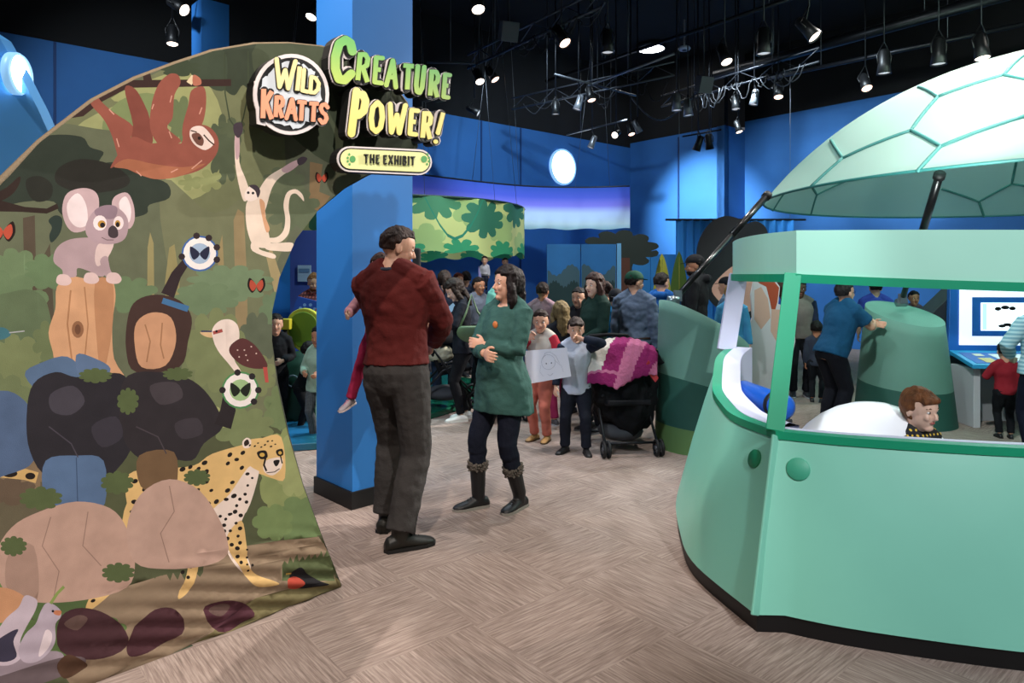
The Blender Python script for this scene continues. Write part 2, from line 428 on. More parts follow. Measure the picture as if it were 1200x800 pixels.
# lower scenery
S([(-160,540),(0,520),(120,520),(260,500),(345,520),(420,700),(0,860),(-160,900)], '#4b5637')
S([(-160,600),(40,560),(80,580),(60,620),(-160,660)], '#5c5840')
leafy(25, 550, 40, 26, '#7c6a4c', 8, .2, 61); leafy(10, 575, 34, 18, '#5d4f3c', 7, .3, 62)
leafy(338, 560, 34, 60, '#7f9454', 10, .12, 63); leafy(352, 610, 34, 30, '#62834c', 8, .2, 64)
leafy(320, 612, 24, 22, '#6b8a4e', 7, .2, 65); leafy(344, 545, 22, 38, '#8d9f5e', 8, .15, 66)
leafy(285, 500, 38, 24, '#6d8250', 9, .25, 67); leafy(250, 492, 20, 16, '#9aa763', 7, .4, 68)
# the dirt path
S([(110,700),(190,676),(290,655),(345,642),(380,636),(398,690),(330,716),(200,770),(90,812),(60,770)], '#85755a', False)
S([(230,650),(330,633),(372,628),(385,645),(300,662),(240,668)], '#8b7a5e', False)
grassy(170, 240, 672, 655, '#4b5637', 8, -8, 71)
S([(300,700),(400,676),(420,700),(180,790),(250,740)], '#6d6a40', False)
grassy(330, 392, lambda x: 662-(x-330)*.2, 680, '#4d5f37', 9, 9, 72)
leafy(40, 760, 60, 34, '#4e7038', 9, .2, 73); leafy(118, 742, 34, 20, '#56773c', 9, .25, 74)
leafy(-20, 690, 60, 60, '#5d8a40', 9, .15, 75); leafy(70, 700, 40, 40, '#4a6a38', 9, .2, 76)
# cheetah
CH = '#d9b568'; CW = '#ddd2c2'
S([(228,546),(250,532),(290,520),(306,514),(330,512),(334,560),(318,560),(300,556),(285,580),(262,600),(240,620),(222,600),(205,612),(165,615),(150,590),(152,556),(185,550)], CH)
S([(150,590),(172,596),(176,640),(160,652),(150,680),(128,700),(108,716),(102,712),(112,690),(128,664),(140,640)], CH)
S([(160,600),(176,600),(176,632),(152,650),(146,640)], CW)
S([(206,640),(218,648),(234,664),(226,690),(216,700),(210,700),(222,668),(206,656)], CH)
S([(300,552),(292,548),(270,580),(248,604),(262,636),(276,662),(292,676),(296,674),(288,640),(282,620),(290,596)], CW)
S([(284,610),(290,640),(292,662),(302,674),(320,680),(326,684),(310,688),(296,684),(280,662),(266,634)], CH)
S([(288,560),(302,540),(304,556),(290,600),(270,610),(255,600)], CW)
S([(290,518),(300,514),(320,514),(331,524),(334,540),(328,552),(318,558),(306,553),(294,546),(287,534)], CH)
S([(312,540),(330,536),(330,548),(320,557),(310,552)], CW)
S([(285,518),(290,513),(295,516),(294,524),(287,525)], CW); S([(287,518),(291,515),(293,520),(288,523)], '#2a2018')
S([(302,530),(312,528),(314,536),(306,538)], '#191512'); O(308, 533, 3, 2.4, '#c9a23c')
S([(324,528),(331,526),(332,533),(326,534)], '#191512'); O(328.5, 530.5, 2, 2, '#c9a23c')
line([(312,536),(310,545),(313,552)], 2.2, '#191512'); line([(329,534),(331,543)], 1.5, '#191512')
S([(321,540),(328,539),(326,545),(323,546)], '#191512'); line([(313,554),(322,553),(328,549)], 1, '#33241b')
rd = random.Random(5)
def inside(p, poly):
    c = False; j = len(poly)-1
    for i in range(len(poly)):
        a, b = poly[i], poly[j]
        if (a[1] > p[1]) != (b[1] > p[1]) and p[0] < (b[0]-a[0])*(p[1]-a[1])/(b[1]-a[1])+a[0]: c = not c
        j = i
    return c
cheetah_zones = [([(228,546),(290,520),(300,530),(285,575),(240,615),(160,612),(155,560)], 9, 44, 3.4, 2.4), ([(150,600),(172,600),(170,640),(120,706),(108,708),(140,642)], 8, 18, 3.8, 2.4),
  ([(255,600),(285,600),(284,660),(268,640)], 7, 18, 2.6, 2.2), ([(288,570),(300,553),(290,590),(268,608)], 7, 9, 2, 1.8), ([(208,645),(232,662),(222,690),(212,660)], 8, 6, 2.4, 2), ([(288,522),(320,516),(326,524),(300,527)], 5, 10, 1.6, 1), ([(290,640),(300,672),(288,668)], 6, 5, 1.8, 1.6)]
for zone, gap, cnt, a_, b__ in cheetah_zones:
    xs = [p[0] for p in zone]; ys = [p[1] for p in zone]; got = []; tries = 0
    while len(got) < cnt and tries < 900:
        tries += 1
        p = (rd.uniform(min(xs), max(xs)), rd.uniform(min(ys), max(ys)))
        if inside(p, zone) and all((p[0]-g[0])**2+(p[1]-g[1])**2 > gap**2 for g in got):
            got.append(p); k = rd.uniform(.75, 1.15); O(p[0], p[1], a_*k, b__*k, '#1c1815', rd.uniform(-50, 0), 9)
line([(-60,555),(0,553),(30,556),(44,560)], 13, '#c9a75e'); O(12, 555, 9, 4.5, '#1c1815'); O(36, 558, 6, 4, '#1c1815')
# rocks and an old stump fill the middle of the print
S([(68,336),(84,324),(110,328),(130,326),(136,346),(132,380),(134,420),(146,452),(60,452),(64,420),(58,390),(66,362)], '#c99768')
S([(112,332),(130,328),(134,350),(130,400),(120,440),(114,400)], '#b37f52'); line([(84,340),(80,380),(86,430)], 2, '#a9774b'); line([(100,336),(104,380),(100,420)], 1.6, '#a9774b')
O(92, 386, 7, 10, '#8d5f3c'); O(92, 386, 3.5, 6, '#6c452c')
S([(150,372),(160,352),(184,345),(210,352),(224,372),(220,400),(210,430),(160,436),(148,410)], '#3d2b26')
S([(160,378),(178,366),(200,372),(206,400),(194,428),(166,430),(158,404)], '#c39066')
line([(170,380),(176,400),(172,424)], 1.6, '#9c6f48'); line([(190,378),(188,404),(192,420)], 1.6, '#9c6f48')
S([(30,440),(50,425),(80,418),(100,440),(92,470),(60,470)], '#46688f'); S([(90,416),(112,420),(130,432),(118,448),(96,450)], '#4a6c94')
S([(-60,480),(0,458),(30,470),(44,500),(40,540),(10,556),(-60,570)], '#405f86')
S([(40,450),(66,436),(90,442),(120,438),(146,440),(158,470),(156,520),(140,548),(120,560),(60,560),(36,530),(32,486)], '#23232b')
S([(150,440),(190,436),(226,446),(250,470),(262,500),(240,520),(226,540),(190,536),(170,540),(148,520),(140,476)], '#27252a')
S([(54,540),(90,534),(122,540),(124,590),(104,600),(72,598),(52,580)], '#466a97'); line([(90,536),(92,598)], 1.2, '#2f4a70')
S([(164,534),(205,530),(208,570),(190,578),(166,570)], '#6b5335')
S([(46,600),(90,588),(130,596),(150,620),(160,660),(150,690),(100,704),(40,706),(4,690),(-4,650),(14,618)], '#b49482'); S([(10,650),(40,640),(44,704),(10,694)], '#a08372')
line([(60,606),(50,640),(70,670),(64,700)], 1.2, '#8d7263'); line([(104,600),(98,640),(120,664)], 1.2, '#8d7263')
S([(166,580),(200,562),(236,576),(262,616),(268,650),(240,664),(196,668),(160,660),(150,620)], '#b59685'); line([(200,570),(206,600),(190,626),(200,660)], 1.2, '#8d7263')
S([(-40,700),(0,688),(30,700),(36,722),(0,730),(-40,726)], '#c58f60')
S([(70,728),(90,714),(120,718),(146,736),(150,760),(112,774),(72,764)], '#40232a'); S([(150,764),(160,736),(184,716),(208,716),(218,738),(190,758),(160,770)], '#43232b')
S([(240,716),(262,704),(284,706),(298,718),(284,732),(256,740)], '#4a2530'); S([(76,732),(92,722),(104,726),(92,740)], '#5d4741'); S([(246,716),(262,708),(272,712),(258,722)], '#5d4741')
S([(60,462),(86,452),(100,470),(84,486),(62,482)], '#3a3a46'); S([(108,500),(136,488),(144,512),(120,524)], '#30303b'); S([(176,452),(206,448),(214,466),(188,474)], '#3b383f'); S([(206,496),(232,490),(238,508),(214,514)], '#35323a'); line([(58,500),(84,520),(92,536)], 1.4, '#3f3f4c'); line([(160,500),(186,512),(196,532)], 1.4, '#403c44')
leafy(48, 584, 26, 14, '#4c6136', 10, .2, 91); leafy(138, 566, 20, 14, '#4c6136', 10, .2, 92); leafy(150, 470, 13, 16, '#4c6136', 10, .2, 93); leafy(232, 560, 16, 10, '#4c6136', 10, .2, 94); leafy(112, 440, 20, 9, '#4c6136', 10, .2, 95); leafy(208, 438, 18, 8, '#4c6136', 10, .2, 96)
leafy(140, 672, 20, 12, '#4c6136', 10, .2, 97); leafy(16, 640, 16, 12, '#4c6136', 10, .2, 98)
# koala
KB = '#a48f96'
S([(112,322),(124,322),(128,296),(124,280),(112,278),(84,280),(68,290),(64,306),(74,316),(76,324),(90,324),(92,314),(106,318)], KB)
S([(128,286),(134,286),(128,300),(116,312),(112,302),(116,286)], '#cbb8b4'); S([(118,306),(126,300),(130,316),(136,326),(126,326)], KB)
for x, y in ((76, 328), (108, 326), (134, 326)): S([(x-9,y+2),(x-6,y-6),(x+4,y-6),(x+9,y+1),(x+5,y+6),(x-4,y+6)], '#cdb6b2')
S([(74,244),(80,226),(98,220),(112,224),(117,236),(114,256),(104,268),(88,272),(78,262)], '#b79fa4')
S([(80,238),(92,226),(102,240),(103,262),(92,266),(82,256)], '#ddd3d6', True)
S([(132,236),(138,228),(150,226),(157,240),(158,258),(152,268),(144,262),(134,250)], '#b79fa4'); S([(140,238),(148,230),(154,244),(152,260),(145,256)], '#ddd3d6')
S([(102,262),(112,246),(126,240),(140,244),(150,256),(150,272),(144,282),(130,286),(114,284),(103,276)], '#a38e97')
S([(112,246),(126,240),(138,243),(134,256),(116,254)], '#84707f')
O(118, 261, 8, 9, '#ded6d8'); O(139.5, 261, 6, 8, '#ded6d8'); O(120, 262.5, 4.6, 4.6, '#b98c2c'); O(121, 263.5, 3, 3, '#1d1a20'); O(138.5, 262, 3.2, 4.2, '#b98c2c'); O(138.5, 263, 2.2, 3, '#1d1a20')
S([(128,268),(133,264),(138,268),(139,276),(134,279),(128,276)], '#3a3238'); line([(120,278),(126,281),(134,281)], 1, '#6d575e')
# sloth
SL = '#8f4a3a'; SD = '#7c3e31'
S([(102,110),(112,108),(118,118),(134,132),(156,148),(152,166),(150,190),(140,186),(132,160),(122,140),(108,124)], SL)
S([(146,104),(158,104),(170,124),(176,142),(178,170),(154,170),(156,146)], SD)
S([(176,150),(178,120),(186,98),(198,87),(208,88),(211,98),(204,112),(202,138),(196,150),(212,166),(188,170)], SL)
S([(224,106),(238,102),(241,120),(236,146),(222,148),(214,160),(214,146),(220,124)], SL)
S([(130,196),(142,176),(156,160),(178,168),(196,164),(212,168),(216,150),(232,146),(246,150),(255,164),(252,182),(236,198),(212,206),(186,210),(168,206),(150,198),(138,194)], SL)
S([(134,195),(150,186),(180,192),(214,196),(240,192),(212,206),(186,210),(168,206),(150,198)], '#a3603f')
S([(224,150),(236,148),(246,158),(250,168),(240,176),(228,170),(222,160)], '#d9cbc0'); S([(224,158),(232,156),(238,164),(236,171),(229,168)], '#6b4438'); O(233, 162, 2, 2, '#241814')
line([(223,153),(230,155)], 1.4, '#3c2620'); line([(238,158),(244,165),(250,170)], 1.6, '#3c2620')
S([(218,96),(224,88),(230,90),(224,100)], '#d6c79a', False); S([(226,88),(234,92),(235,99),(226,100)], '#b2674c')
for a_, b__ in (((128,128),(134,134)), ((137,162),(140,172)), ((199,120),(201,112)), ((198,154),(201,162)), ((233,134),(236,126)), ((178,128),(180,122)), ((224,198),(236,188)), ((160,200),(166,206)), ((200,202),(208,198))): line([a_, b__], 1.3, '#c98f78')
leafy(244, 212, 16, 14, '#808f55', 5, .5, 81); leafy(222, 214, 14, 10, '#7a8a52', 5, .5, 82)
# pale leaping monkey
MK = '#ddd0ba'
S([(274,160),(279,160),(279,190),(286,210),(291,228),(284,236),(278,216),(274,190)], MK); S([(274,160),(279,160),(279,182),(275,186)], '#b79aa0')
S([(273,146),(282,144),(283,154),(278,162),(273,156)], '#39323c')
S([(298,232),(308,212),(320,202),(344,190),(347,194),(326,208),(316,222),(308,248),(300,252)], MK); S([(328,198),(345,188),(348,193),(334,203)], '#b79aa0'); S([(346,188),(352,184),(358,186),(354,192),(348,194)], '#39323c')
S([(288,236),(300,234),(308,246),(310,262),(314,280),(312,290),(296,288),(289,274),(286,254)], MK)
S([(302,234),(308,238),(309,254),(314,268),(310,272),(305,254)], '#cf9a6c')
S([(294,282),(304,284),(302,292),(320,298),(318,303),(294,294)], MK); S([(306,284),(314,280),(316,285),(336,284),(342,286),(340,294),(322,294),(310,292)], MK)
S([(310,279),(322,278),(330,270),(332,256),(330,240),(334,226),(344,222),(352,228),(354,236),(350,232),(344,227),(338,230),(336,244),(338,258),(336,274),(326,284),(314,284)], MK)
S([(286,224),(292,218),(300,220),(302,228),(298,234),(290,236),(285,232)], '#e4dbcf'); S([(290,218),(298,217),(303,224),(300,232),(297,224)], '#39323c'); O(289, 226, 1.6, 1.6, '#222026'); O(294.5, 226.5, 1.6, 1.6, '#222026')
# kookaburra-like bird
S([(234,389),(248,387),(249,395),(240,394)], '#cfae78'); line([(235,388),(248,388)], 2, '#2e3a5c')
S([(248,386),(256,376),(268,374),(277,380),(280,392),(278,404),(274,420),(282,434),(280,440),(266,424),(256,412),(250,400)], '#ded2c6')
S([(272,402),(284,396),(298,404),(310,420),(313,430),(300,432),(284,428),(272,418),(268,410)], '#552a2a'); line([(249,390),(260,387)], 4, '#a7443c'); O(253, 388, 1.4, 1.4, '#161214')
for x, y in ((280,418),(286,410),(290,422),(294,406),(300,414),(288,416),(278,410)): O(x, y, 1, 1, '#c9b3a8', 0, 6)
S([(308,430),(313,430),(315,448),(311,448)], '#b9433a', False)
# butterflies, hummingbird
def butterfly(x, y, s):
    S([(x,y),(x-s,y-s*1.2),(x-s*1.3,y),(x-s*.6,y+s)], '#1d1210'); S([(x,y),(x+s,y-s*1.2),(x+s*1.3,y),(x+s*.6,y+s)], '#1d1210')
    S([(x,y-s*.1),(x-s*.8,y-s*.9),(x-s*1.0,y),(x-s*.5,y+s*.75)], '#b8422a'); S([(x,y-s*.1),(x+s*.8,y-s*.9),(x+s*1.0,y),(x+s*.5,y+s*.75)], '#b8422a')
butterfly(375, 209, 6); butterfly(299, 335, 8); butterfly(5, 272, 11)
S([(-8,386),(6,384),(14,392),(4,398),(-8,396)], '#2d6d7d'); line([(12,390),(30,388)], 1.4, '#9aa6a8')
# round tokens with butterfly print on mossy branches
line([(196,346),(206,322),(222,300)], [16,12,8], '#2b2226'); line([(190,352),(220,362)], 7, '#2f6ba3')
def token(cx, cy, r, ring, ink):
    O(cx, cy, r, r, ring, 0, 20); O(cx, cy, r*.9, r*.9, '#e2e4e0', 0, 20); O(cx, cy, r*.58, r*.58, '#8fb2d2' if ring[1] == '2' else '#8fbf7c', 0, 16)
    for sx in (-1, 1): S([(cx,cy),(cx+sx*r*.5,cy-r*.4),(cx+sx*r*.5,cy+r*.05),(cx+sx*r*.3,cy+r*.35)], ink)
token(233, 297, 21, '#2d5fae', '#1b2440')
for a_ in (-100, -60, -20, 20, 170): O(233+21*math.cos(R(a_)), 297+21*math.sin(R(a_)), 4, 4, '#2b2226', 0, 8)
line([(262,500),(268,480),(268,462)], [20,18,12], '#232124'); token(282, 457, 22, '#3f8f4e', '#182418')
for a_ in (-100, -50, 0, 40, 180): O(282+21*math.cos(R(a_)), 457+21*math.sin(R(a_)), 4, 4, '#232124', 0, 8)
# squirrel on a log
S([(-60,790),(0,776),(60,764),(76,770),(60,780),(10,790),(-60,812)], '#8d8490'); S([(-60,812),(10,790),(70,772),(100,772),(92,786),(20,812),(-60,840)], '#5d5358')
S([(-4,740),(8,724),(22,712),(28,700),(34,698),(44,704),(42,716),(32,734),(24,752),(26,770),(10,780),(-14,776),(-20,758)], '#b8b0bf'); S([(-10,756),(10,742),(22,738),(16,752),(20,770),(4,776),(-12,770)], '#32324a')
S([(48,718),(54,708),(62,708),(72,716),(72,724),(66,732),(66,750),(60,764),(44,776),(28,776),(22,762),(30,744),(42,732)], '#aaa2b4'); S([(66,716),(73,717),(71,722),(64,720)], '#c3754c'); O(63, 717, 1.6, 1.6, '#1d1a20')
S([(54,740),(62,744),(58,760),(46,770)], '#d4ccd4'); line([(60,708),(68,696),(76,688)], 3.5, '#7c9b46')
S([(68,780),(82,768),(104,780),(96,788),(76,796)], '#4a3220')
# robin
S([(344,668),(352,664),(360,672),(374,680),(384,684),(366,688),(352,690),(342,684),(340,676)], '#16181c'); S([(338,678),(348,676),(356,682),(350,690),(340,690),(336,684)], '#b63b28'); line([(336,673),(342,672)], 2, '#c9a23c')

def wr(u, z):
    d = .012*math.sin(u*2.1+z*1.1)+.006*math.sin(z*3.3-u*4)
    lo = max(0, .42-z)/.42
    d += .014*lo*math.sin((u*.75+z*2.2)*38)*max(0, min(1, (u+1.5)/.9))
    du = max(0, u+.02); d += .009*min(1, du*3)*max(0, min(1, (z-2.0)*2))*math.sin((u*1.0-z*1.3)*42)
    return d
def banner():
    a_c = []
    t = thing('fabric_banner', 'curved jungle print fabric banner full of cartoon animals, standing on the carpet at the left', 'banner', (BP.x, BP.y, 0))
    xs = [p.x for p in OUT]; zs = [p.y for p in OUT]; extra = []
    u = min(xs)+.01
    while u < max(xs):
        z = .01
        while z < max(zs):
            if inside((u, z), OUT): extra.append((u, z))
            z += .022 if z < .45 else (.028 if z > 2.1 and u > -.2 else .09)
        u += .022
    ov, tris, top = cdt([a[0] for a in art], OUT, extra)
    def faded(c):
        r, g, b = (int(c[i:i+2], 16) for i in (1, 3, 5)); k = .22; y = (r+g+b)/3
        r, g, b = (x+(y*.9+12-x)*k for x in (r, g, b)); return '#%02x%02x%02x' % (min(255, int(r*1.06+6)), min(255, int(g*1.02+4)), min(255, int(b*1.02+4)))
    for a in art: a_c.append(faded(a[1]))
    cols = [faded('#56634a')]+a_c; names = sorted(set(cols)); ix = {c: i for i, c in enumerate(names)}
    mats = [mat('printed fabric', c, .85, var=.10, scale=14, bump=.12, bscale=420, spec=.2) for c in names]
    mb = MB(); pts = [BD*p.x + V((0, 0, p.y)) + BN*wr(p.x, p.y) for p in ov]
    mb.v = [tuple(p) for p in pts]
    for f, k in zip(tris, top): mb.f.append(f); mb.mi.append(ix[cols[max(k, -1)+1] if k >= 0 else cols[0]]); mb.sm.append(True)
    mb.build('printed_fabric', mats, t)
    # back of the sleeve, joined to the outline
    mb = MB(); n = len(OUT); O2 = [V(p) for p in OUT]
    fr = [BD*p.x + V((0, 0, p.y)) + BN*(wr(p.x, p.y)) for p in O2]; bk = [BD*p.x + V((0, 0, p.y)) - BN*.06 for p in O2]
    mb.add(fr+bk, [(i, (i+1) % n, n+(i+1) % n, n+i) for i in range(n)]+[tuple(range(n, 2*n))], 0, False)
    mb.build('back_fabric', mat('olive back fabric', '#3c4634', .9), t)
    e = MB(); e.tube([BD*p[0]+V((0, 0, p[1]))-BN*.02 for p in OUT[7:26]], .012, 8); e.build('edge_binding', mat('tan webbing', '#8b7a62', .8, bump=.5, bscale=200), t)
    e = MB(); e.tube([BD*p[0]+V((0, 0, p[1]))-BN*.02 for p in OUT[26:]+OUT[:1]], .014, 8); e.build('edge_binding', mat('dark seam', '#2b2f22', .8), t)
    return t
banner()

# ------------------------------------------------------------------ the letters above the banner
GL = {
 'C': [[(.95,.30),(.85,.12),(.6,.06),(.3,.16),(.12,.45),(.12,.72),(.3,.93),(.6,.95),(.92,.8)]],
 'R': [[(.15,1),(.15,0)], [(.15,.08),(.6,.06),(.85,.2),(.8,.42),(.5,.52),(.15,.54)], [(.45,.52),(.9,1)]],
 'E': [[(.9,.07),(.15,.07),(.15,.93),(.9,.93)], [(.15,.48),(.75,.48)]],
 'A': [[(.05,1),(.5,.03),(.95,1)], [(.25,.66),(.75,.66)]],
 'T': [[(.0,.08),(1,.08)], [(.5,.08),(.5,1)]],
 'U': [[(.12,0),(.12,.7),(.3,.93),(.6,.95),(.85,.75),(.88,0)]],
 'P': [[(.15,1),(.2,0)], [(.2,.08),(.65,.07),(.88,.22),(.82,.45),(.5,.56),(.18,.57)]],
 'O': [[(.5,.05),(.18,.22),(.1,.55),(.22,.86),(.5,.96),(.8,.82),(.9,.5),(.8,.18),(.5,.05)]],
 'W': [[(.03,0),(.22,.97),(.5,.35),(.75,.97),(.97,0)]],
 'I': [[(.5,0),(.5,1)]], 'L': [[(.2,0),(.2,.93),(.95,.93)]],
 'D': [[(.15,.95),(.15,.06),(.55,.08),(.88,.35),(.85,.7),(.55,.93),(.15,.94)]],
 'K': [[(.15,0),(.15,1)], [(.9,.02),(.2,.55)], [(.35,.42),(.95,1)]],
 'S': [[(.9,.2),(.6,.05),(.25,.1),(.12,.28),(.35,.46),(.7,.55),(.88,.74),(.7,.92),(.4,.97),(.08,.82)]],
 'H': [[(.12,0),(.12,1)], [(.88,0),(.88,1)], [(.12,.5),(.88,.5)]],
 'X': [[(.05,0),(.95,1)], [(.95,0),(.05,1)]],
 'B': [[(.15,.5),(.15,.05),(.6,.06),(.8,.25),(.6,.47),(.15,.5),(.65,.52),(.88,.74),(.65,.95),(.15,.95),(.15,.5)]],
 '!': [[(.75,0),(.45,.66)], [(.32,.93),(.30,.95)]],
}
def cr3(p): return (270+p[0]/4, 20+p[1]/4)
def glyph_polys(ch, quad, th, off):
    """strokes of one letter inside the quad (TL, TR, BR, BL in crop units) -> loops in the sign's plane"""
    TL, TR, BR, BL = (V(q) for q in quad); out = []
    for st in GL[ch]:
        P = []
        for x, y in st:
            k = th/2/max(8, (TR-TL).length); x2 = k+(1-2*k)*x; ky = th/2/max(8, (BL-TL).length); y2 = ky*.6+(1-1.2*ky)*y
            P.append(TL.lerp(TR, x2).lerp(BL.lerp(BR, x2), y2))
        for a, b in zip(P, P[1:]):
            d = (b-a).normalized() if (b-a).length > 1e-6 else V((1, 0)); n = V((-d.y, d.x))*th/2
            out.append([a+n, b+n, b-n, a-n])
        for p in (P if len(P) > 2 or th > 30 else P[:0]): out.append([p+V((math.cos(t), math.sin(t)))*th/2*1.0 for t in [2*PI*i/10+.1 for i in range(10)]])
        if ch == '!': out.append([P[-1]+V((math.cos(t), math.sin(t)))*(th/2+1) for t in [2*PI*i/10+.1 for i in range(10)]])
    return [[V(bz(*cr3(p), off)) for p in loop] for loop in out]
def to3_at(off):
    return lambda u, z: BD*u + BN*off + V((0, 0, z))
def sign(letters, base, extra_board, label, name, fills, th_extra=(15, 27), extra_layers=()):
    t = thing(name, label, 'sign', (BP.x, BP.y, 0)); OFF = .16
    board = []; dark = []
    letters = [[(c_, q_, t_*.88) for c_, q_, t_ in g_] for g_ in letters]
    for grp in letters:
        for ch, quad, th in grp:
            board += glyph_polys(ch, quad, th+th_extra[1], OFF); dark += glyph_polys(ch, quad, th+th_extra[0], OFF)
    for loop in extra_board: board.append([V(bz(*cr3(p), OFF)) for p in loop])
    if board: solid_flat(board, to3_at(OFF), .006, 'board', mat('white sign board', '#e6dcdc', .5), t, BN)
    if board and dark: solid_flat(board, to3_at(OFF-.007), .06, 'board_edge', mat('black foam board edge', '#0c0c0e', .6), t, BN)
    for k, (loops, m, nm) in enumerate(extra_layers):
        solid_flat([[V(bz(*cr3(p), OFF)) for p in l] for l in loops], to3_at(OFF+.002+.002*k), .002, nm, m, t, BN)
    if dark: solid_flat(dark, to3_at(OFF+.008), .004, 'lettering_outline', mat('black ink', '#0e0e10', .5), t, BN)
    for grp, (m, nm) in zip(letters, fills):
        f = []
        for ch, quad, th in grp: f += glyph_polys(ch, quad, th, OFF)
        solid_flat(f, to3_at(OFF+.013), .005, nm, m, t, BN)
    for x_ in (.0,):
        mb = MB(); us = [p.x for l in board for p in l]; zs = [p.y for l in board for p in l]; cu = (min(us)+max(us))/2; cz = (min(zs)+max(zs))/2
        for s_ in (-.3, .3):
            mb = MB(); c = BD*(cu+s_*(max(us)-min(us))) + V((0, 0, cz)); mb.tube([c+BN*(OFF-.07), c+BN*.0], .012, 8); mb.build('mounting_peg', black, t)
        
    return t
green_top = ramp_mat('green sign print', [(0, '#b9d36a'), (.5, '#7cc06a'), (1, '#4fa568')], 'Z', 2.55, 2.88, .5)
yellow = ramp_mat('yellow sign print', [(0, '#f0dc6e'), (1, '#f4ea9c')], 'Z', 2.15, 2.6, .5)
orange = mat('orange sign print', '#f0a07e', .5); cream = mat('cream sign print', '#f2e3a4', .5)
def Q(*a): return [(a[i], a[i+1]) for i in range(0, 8, 2)]
creature = [('C', Q(455,75,592,92,585,322,455,318), 46), ('R', Q(585,160,658,165,655,318,568,300), 25), ('E', Q(662,175,722,180,718,330,650,320), 24), ('A', Q(722,192,790,200,782,340,710,325), 24),
 ('T', Q(795,212,865,218,852,350,792,345), 24), ('U', Q(858,225,918,232,905,375,845,362), 24), ('R', Q(922,240,986,250,978,388,912,372), 24), ('E', Q(988,255,1036,262,1027,395,976,388), 22)]
power = [('P', Q(555,335,658,345,640,560,530,558), 40), ('O', Q(640,385,728,390,722,555,630,548), 27), ('W', Q(730,402,828,410,812,558,722,550), 25), ('E', Q(828,420,888,428,876,568,818,562), 24), ('R', Q(888,435,952,442,945,582,876,570), 24), ('!', Q(965,440,1008,446,975,602,940,596), 22)]
sign([creature, power], None, [], 'green and yellow CREATURE POWER! lettering sign above the banner, in front of the pillar', 'lettering_sign', [(green_top, 'green_lettering'), (yellow, 'yellow_lettering')])
wild = [('W', Q(198,192,312,205,290,352,200,335), 22), ('I', Q(305,225,335,232,322,355,292,350), 22), ('L', Q(325,240,370,252,368,368,312,355), 21), ('D', Q(358,268,425,285,418,372,352,362), 20)]
kratts = [('K', Q(132,328,205,345,200,488,128,480), 25), ('R', Q(196,362,258,370,250,482,190,474), 22), ('A', Q(252,375,315,385,312,488,244,480), 21), ('T', Q(300,385,362,390,350,496,300,490), 21), ('T', Q(355,393,418,396,405,500,358,495), 21), ('S', Q(405,398,464,402,456,508,400,505), 21)]
circ = [(285+178*math.cos(2*PI*i/40), 362+190*math.sin(2*PI*i/40)) for i in range(40)]
circ_i = [(285+160*math.cos(2*PI*i/40), 362+172*math.sin(2*PI*i/40)) for i in range(40)]
rdm = random.Random(3)
circ_w = [(285+(146+rdm.uniform(-16, 8))*math.cos(2*PI*i/70), 362+(158+rdm.uniform(-16, 8))*math.sin(2*PI*i/70)) for i in range(70)]
sign([wild, kratts], None, [circ, [(112,300),(125,500),(165,510),(160,470),(160,300)]], 'round WILD KRATTS logo sign with black and white ring, mounted on the banner', 'logo_sign', [(cream, 'cream_lettering'), (orange, 'orange_lettering')],
     extra_layers=[([circ_i], mat('black ink', '#0e0e10', .5), 'dark_disc'), ([circ_w], mat('pale grey print', '#cfd6de', .5), 'pale_disc')])
def pill(x0, y0, x1, y1, h, n=10):
    out = []; a = math.atan2(y1-y0, x1-x0)
    for i in range(n+1): t = a+PI/2+PI*i/n; out.append((x0+h*math.cos(t), y0+h*math.sin(t)))
    for i in range(n+1): t = a-PI/2+PI*i/n; out.append((x1+h*math.cos(t), y1+h*math.sin(t)))
    return out
ex = []; x = 620
for ch, wd in (('T',28),('H',28),('E',23),(' ',12),('E',24),('X',28),('H',27),('I',11),('B',26),('I',11),('T',28)):
    if ch != ' ':
        y0 = 640+(x-617)*.05; ex.append((ch, Q(x,y0,x+wd-4,y0+1,x+wd-5,y0+46,x-1,y0+45), 5.5))
    x += wd
paw = []
for cx, s_ in ((570, -1), (905, 1)):
    paw.append([(cx+14*math.cos(t), 666+16*math.sin(t)) for t in [2*PI*i/12 for i in range(12)]])
    for dx, dy in ((16, -22), (23, -6), (23, 10), (14, 24)): paw.append([(cx+s_*dx+5*math.cos(t), 666+dy+6*math.sin(t)) for t in [2*PI*i/8 for i in range(8)]])
sign([ex], None, [pill(560,665,885,680,60)], 'small rounded sign reading THE EXHIBIT, below the yellow lettering', 'caption_sign', [(mat('black ink', '#0e0e10', .5), 'black_lettering')], th_extra=(0, 0),
     extra_layers=[([pill(560,665,885,680,52)], mat('black ink', '#0e0e10', .5), 'dark_border'), ([pill(560,665,885,680,46)], mat('pale yellow print', '#eef0a8', .5), 'yellow_face'), (paw, mat('green ink', '#57a35c', .5), 'paw_print')])
